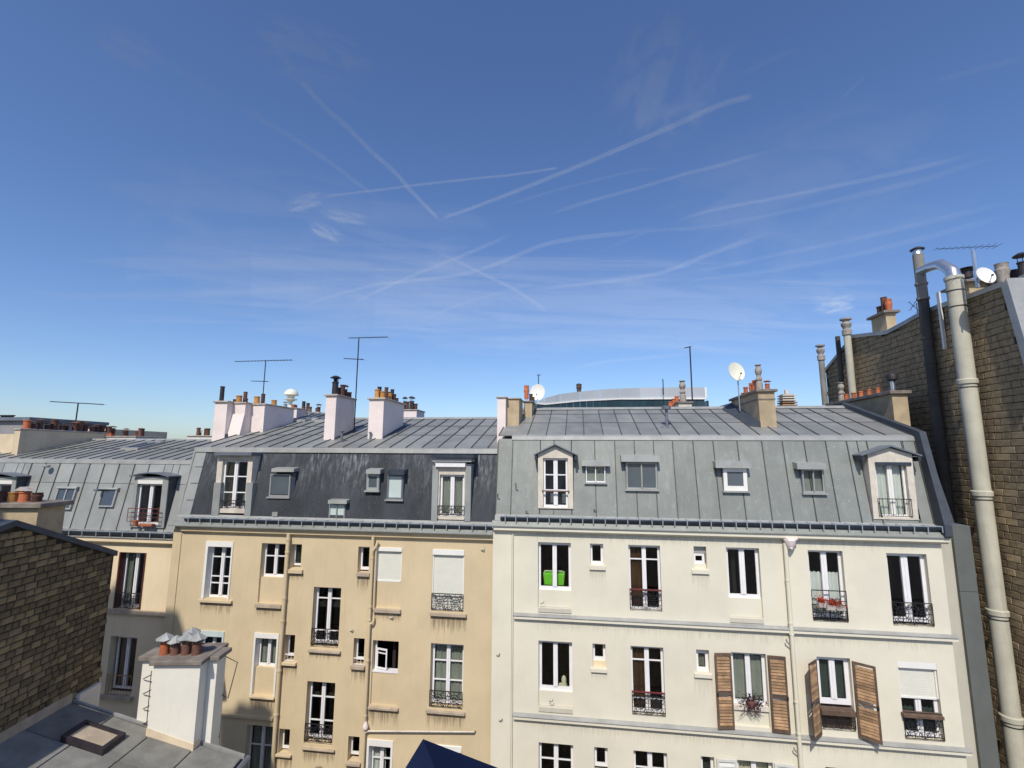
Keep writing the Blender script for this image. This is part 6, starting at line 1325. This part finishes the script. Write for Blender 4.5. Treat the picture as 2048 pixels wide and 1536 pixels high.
h = WH['w8']; p = onY(1128, 1374, YW + .4); T = thing('soft_toy', 'pale tan soft toy on the inner sill of the second row window', 'toy', tuple(p - Vector((0, 0, .1))))
zf = onY(1110, 1378, YW + .4)[2]
part('body', MB().lathe((p[0], p[1], zf), [(.04, 0), (.10, .06), (.11, .14), (.07, .22), (.08, .28), (.06, .36), (.02, .40)], 12), 'curtain_cream', T, smooth=True); part('arm', MB().tube([(p[0] - .08, p[1] - .03, zf + .16), (p[0] - .19, p[1] - .05, zf + .14)], .045, 8), 'curtain_cream', T, smooth=True)
part('stand', MB().box(p[0] - .2, p[0] + .15, p[1] - .1, p[1] + .1, zf - .2, zf - .002), 'dark_room', T)
for (x, wd) in ((271, 11),):
    p = onY(x, 1052, 15.66); T = thing('flower_pot', 'large red flower pot on the dormer ledge behind the red railing', 'pot', tuple(p)); part('pot', MB().lathe(tuple(p), [(.06, 0), (.09, .18), (.10, .2), (.07, .2)], 12), 'terra', T, smooth=True)
p = onY(290, 1052, 15.66); T = thing('flower_box', 'row of small flowers and red pots on the dormer ledge at the left', 'planter', tuple(p)); part('trough', MB().box(p[0] - .22, p[0] + .3, 15.62, 15.76, p[2], p[2] + .07), 'terra', T); o = flower_clump(T, 'flowers', p[0] + .03, 15.66, p[2] + .1, .4, .06, .05, 120, 'curtain_white', .02); o['kind'] = 'stuff'
# navy parasol on the terrace
Yp = 2.6; p = onY(846, 1478, Yp)
PS = thing('parasol', 'navy blue parasol whose pointed top pokes up at the bottom edge', 'parasol', (p[0], Yp, -3.56))
n = 4; R_p = 1.15; hh = .92; a0 = rad(-50); tl_ = Matrix.Rotation(rad(-11), 3, 'Y')
rim = [tuple(Vector(p) + tl_ @ Vector((R_p * math.cos(a0 + k * 2 * math.pi / n), R_p * math.sin(a0 + k * 2 * math.pi / n), -hh))) for k in range(n)]
for k in range(n):
    A, B_ = rim[k], rim[(k + 1) % n]; T0_ = (p[0], Yp, p[2])
    part('canopy_panel', MB().add([T0_, A, B_, (T0_[0], T0_[1], T0_[2] - .006), (A[0], A[1], A[2] - .006), (B_[0], B_[1], B_[2] - .006)], [(0, 1, 2), (3, 5, 4), (1, 4, 5, 2)]), 'navy', PS)
    part('rib', MB().tube([(p[0], Yp, p[2] - .01), (A[0], A[1], A[2] - .01)], .006, 6), 'navy', PS)
part('pole', MB().tube([(p[0], Yp, -3.56), (p[0], Yp, p[2] - .06)], .02, 10), 'wood_dark', PS)
part('base', MB().lathe((p[0], Yp, -3.559), [(.28, 0), (.28, .05), (.06, .09)], 16), 'capw', PS)

# ================================================================== SKY: contrails and thin cloud
def vapour(name, strength, scale, soft=True, wisp=False, thr=(.35, .75)):
    m, t, b = nodes(name); out = [n for n in t.nodes if n.type == 'OUTPUT_MATERIAL'][0]
    df = t.nodes.new('ShaderNodeBsdfDiffuse'); df.inputs[0].default_value = (.9, .93, .95, 1)
    tr = t.nodes.new('ShaderNodeBsdfTransparent'); mx = t.nodes.new('ShaderNodeMixShader')
    uv = t.nodes.new('ShaderNodeUVMap').outputs[0]; sep = t.nodes.new('ShaderNodeSeparateXYZ'); t.links.new(uv, sep.inputs[0])
    def para(v):
        n1 = t.nodes.new('ShaderNodeMath'); n1.operation = 'SUBTRACT'; n1.inputs[0].default_value = 1; t.links.new(v, n1.inputs[1])
        n2 = t.nodes.new('ShaderNodeMath'); n2.operation = 'MULTIPLY'; t.links.new(v, n2.inputs[0]); t.links.new(n1.outputs[0], n2.inputs[1])
        return n2.outputs[0]
    across = ramp(t, para(sep.outputs[1]), 0, .25); along = ramp(t, para(sep.outputs[0]), 0, .03 if strength > .2 else .16)
    mul = t.nodes.new('ShaderNodeMath'); mul.operation = 'MULTIPLY'; t.links.new(across, mul.inputs[0]); t.links.new(along, mul.inputs[1])
    if wisp:
        across = ramp(t, para(sep.outputs[1]), .0, .25, -.45, .12); along = ramp(t, para(sep.outputs[0]), 0, .25, -.45, .12)
    nz = ramp(t, noise(t, scale, 7, (1, 1, 1) if wisp else (3, 1, 1), .62, co=uv, dist=.9 if wisp else .1), thr[0], thr[1], .0 if wisp else .45, 1)
    if wisp:
        ad = t.nodes.new('ShaderNodeMath'); ad.operation = 'ADD'; t.links.new(across, ad.inputs[0]); t.links.new(along, ad.inputs[1])
        ad2 = t.nodes.new('ShaderNodeMath'); ad2.operation = 'ADD'; t.links.new(ad.outputs[0], ad2.inputs[0])
        t.links.new(noise(t, scale, 7, (1, 1.6, 1), .62, co=uv, dist=.9), ad2.inputs[1]); nz = ramp(t, ad2.outputs[0], thr[0] + .08, thr[1] + .42)
        mul.operation = 'MAXIMUM'; t.links.new(nz, mul.inputs[0]); t.links.new(nz, mul.inputs[1])
    mul2 = t.nodes.new('ShaderNodeMath'); mul2.operation = 'MULTIPLY'; t.links.new(mul.outputs[0], mul2.inputs[0]); t.links.new(nz, mul2.inputs[1])
    mul3 = t.nodes.new('ShaderNodeMath'); mul3.operation = 'MULTIPLY'; t.links.new(mul2.outputs[0], mul3.inputs[0]); mul3.inputs[1].default_value = strength
    t.links.new(mul3.outputs[0], mx.inputs[0]); t.links.new(tr.outputs[0], mx.inputs[1]); t.links.new(df.outputs[0], mx.inputs[2]); t.links.new(mx.outputs[0], out.inputs['Surface'])
    return m
VM = [vapour('vapour_%s' % k, s, 5) for k, s in (('faint', .085), ('mid', .17), ('strong', .27))]
def cat(pts, n=8):
    """smooth the measured points (Catmull-Rom)"""
    P = [Vector((p[0], p[1], 0)) for p in pts]; P = [P[0] * 2 - P[1]] + P + [P[-1] * 2 - P[-2]]; out = []
    for i in range(1, len(P) - 2):
        for k in range(n):
            t = k / n; out.append(.5 * ((2 * P[i]) + (P[i + 1] - P[i - 1]) * t + (2 * P[i - 1] - 5 * P[i] + 4 * P[i + 1] - P[i + 2]) * t * t + (3 * P[i] - P[i - 1] - 3 * P[i + 1] + P[i + 2]) * t ** 3))
    out.append(P[-2]); return out
def ribbon(name, pts, w0, w1, mat, D):
    C_ = cat(pts); n = len(C_); vs = []; fs = []; uvs = []; L = 0; Ls = [0]
    for i in range(1, n): L += (C_[i] - C_[i - 1]).length; Ls.append(L)
    for i, c in enumerate(C_):
        d = (C_[min(i + 1, n - 1)] - C_[max(i - 1, 0)]).normalized(); nn = Vector((-d[1], d[0], 0)); wv = w0 + (w1 - w0) * Ls[i] / L
        for s in (-.5, .5):
            q = c + nn * wv * s; vs.append(tuple(ray(q[0], q[1]).normalized() * D))
    for i in range(n - 1): fs.append((2 * i, 2 * i + 2, 2 * i + 3, 2 * i + 1))
    me = bpy.data.meshes.new(name); me.from_pydata(vs, [], fs); uvl = me.uv_layers.new()
    for p in me.polygons:
        for li in p.loop_indices:
            v = me.loops[li].vertex_index; uvl.data[li].uv = (Ls[v // 2] / L, v % 2)
    me.materials.append(mat); o = bpy.data.objects.new(name, me); COL.objects.link(o); return o
trails = [
 ([(878, 439), (960, 410), (1050, 375), (1150, 335), (1250, 293), (1350, 250), (1440, 210), (1510, 190)], 9, 14, 2, 'strongest contrail, rising to the right from the sharp corner in mid sky'),
 ([(600, 160), (650, 215), (690, 250), (740, 300), (790, 345), (825, 385), (878, 439)], 16, 8, 2, 'contrail slanting down right to the sharp corner in mid sky'),
 ([(465, 205), (530, 243), (600, 285), (660, 325), (720, 370), (768, 405)], 16, 8, 1, 'contrail slanting down right, left neighbour of the one ending in the corner'),
 ([(645, 393), (740, 382), (850, 368), (950, 357), (1028, 349), (1120, 335)], 7, 6, 2, 'thin straight contrail crossing the two slanting ones near a small cloud'),
 ([(550, 635), (640, 600), (750, 570), (840, 560), (930, 547), (1000, 525), (1080, 492), (1150, 477), (1250, 466), (1340, 452)], 7, 12, 1, 'long wavy contrail across the middle of the sky'),
 ([(1330, 460), (1370, 436), (1450, 415), (1560, 395), (1680, 370), (1800, 345), (1960, 305)], 9, 12, 1, 'contrail carrying on right from the wavy one after a kink'),
 ([(1080, 435), (1170, 405), (1270, 378), (1370, 348), (1450, 328), (1560, 295)], 9, 9, 1, 'middle contrail of the parallel ones rising right of centre'),
 ([(1000, 415), (1080, 390), (1160, 368), (1270, 342), (1340, 335)], 8, 6, 0, 'faint contrail just under the strongest one'),
 ([(690, 615), (760, 580), (840, 545), (915, 515), (975, 490), (1030, 465)], 8, 9, 1, 'rising stroke of the cross of contrails in the lower sky'),
 ([(862, 500), (915, 523), (970, 550), (1030, 580), (1110, 633)], 7, 9, 1, 'falling stroke of the cross of contrails in the lower sky'),
 ([(1060, 580), (1150, 570), (1260, 557), (1340, 540), (1420, 508), (1500, 480), (1550, 462)], 8, 12, 1, 'contrail bending upward right of the cross'),
 ([(1310, 550), (1420, 538), (1550, 510), (1700, 480), (1850, 445), (2040, 400)], 9, 14, 0, 'long faint contrail running toward the brick gable'),
 ([(1160, 520), (1220, 495), (1300, 463), (1400, 455), (1540, 430), (1720, 390), (1860, 355), (2045, 295)], 8, 14, 0, 'long faint contrail below the kinked one, reaching the right edge'),
 ([(1300, 590), (1400, 560), (1550, 540), (1750, 500), (2040, 425)], 8, 14, 0, 'lowest long faint contrail on the right'),
 ([(0, 565), (80, 585), (180, 592), (300, 590), (430, 588), (560, 580), (700, 575)], 14, 14, 0, 'broad faint contrail low at the left edge'),
 ([(1480, 150), (1540, 120), (1600, 95)], 14, 12, 0, 'short faint contrail high on the right'),
 ([(1680, 200), (1705, 175), (1730, 150)], 8, 8, 0, 'tiny steep contrail high on the right'),
 ([(1860, 165), (1950, 140), (2046, 115)], 12, 14, 0, 'faint contrail at the upper right edge'),
 ([(830, 645), (930, 605), (1020, 580), (1080, 560)], 8, 8, 0, 'faint contrail rising under the cross'),
 ([(1120, 745), (1200, 725), (1300, 715), (1400, 705)], 8, 8, 0, 'faint contrail low over the white roof'),
 ([(200, 60), (300, 110), (390, 160), (465, 205)], 22, 16, 0, 'worn faint contrail high at the upper left'),
]
for i, (pts, w0, w1, s, lab) in enumerate(trails):
    tag(ribbon('contrail', pts, w0 * .95, w1 * 1.15, VM[s], 9000 + i * 25), lab, 'contrail', 'contrails in the blue sky')
def cloudpatch(name, cx, cy, w_, h_, rot, strength, scale, D, lab=None, thr=(.35, .75)):
    m = vapour('wisp', strength, scale, wisp=True, thr=thr); n = 10; vs = []; uvs = []; fs = []
    c, s = math.cos(rad(rot)), math.sin(rad(rot))
    for i in range(n + 1):
        for j in range(n + 1):
            u, v = i / n, j / n; dx, dy = (u - .5) * w_, (v - .5) * h_; vs.append(tuple(ray(cx + dx * c - dy * s, cy + dx * s + dy * c).normalized() * D)); uvs.append((u, v))
    for i in range(n):
        for j in range(n): a = i * (n + 1) + j; fs.append((a, a + 1, a + n + 2, a + n + 1))
    me = bpy.data.meshes.new(name); me.from_pydata(vs, [], fs); uvl = me.uv_layers.new()
    for p in me.polygons:
        for li in p.loop_indices: uvl.data[li].uv = uvs[me.loops[li].vertex_index]
    me.materials.append(m); o = bpy.data.objects.new(name, me); COL.objects.link(o)
    if lab: tag(o, lab, 'cloud', 'small bright clouds')
    else: tag(o, kind='stuff')
    return o
cloudpatch('cloud', 605, 405, 140, 66, -10, .42, 3, 9800, 'small bright wisp of cloud, uppermost of the three by the thin contrail', (.3, .62))
cloudpatch('cloud', 690, 433, 165, 52, 14, .4, 3, 9820, 'small bright wisp of cloud, rightmost of the three by the thin contrail', (.3, .62))
cloudpatch('cloud', 650, 462, 130, 56, 30, .46, 3, 9840, 'small bright wisp of cloud, lowest of the three by the thin contrail', (.3, .62))
cloudpatch('cloud', 1665, 605, 140, 66, -6, .55, 2.5, 9860, 'small puff of cloud above the far end of the brick gable', (.3, .6))
cloudpatch('cirrus_veil', 1000, 600, 2500, 300, 2, .15, 6, 9900, None, (.25, .42))
cloudpatch('cirrus_veil', 600, 480, 1300, 420, 10, .10, 5, 9930, None, (.27, .45))
cloudpatch('cirrus_veil', 1330, 160, 420, 360, -60, .15, 4, 9940, None, (.33, .48))
cloudpatch('cirrus_veil', 620, 110, 420, 220, 25, .15, 4, 9950, None, (.33, .48))
cloudpatch('cirrus_veil', 250, 90, 260, 140, 35, .14, 3, 9960, None, (.33, .5))
cloudpatch('cirrus_veil', 1620, 380, 900, 500, -15, .07, 4, 9970, None, (.27, .45))
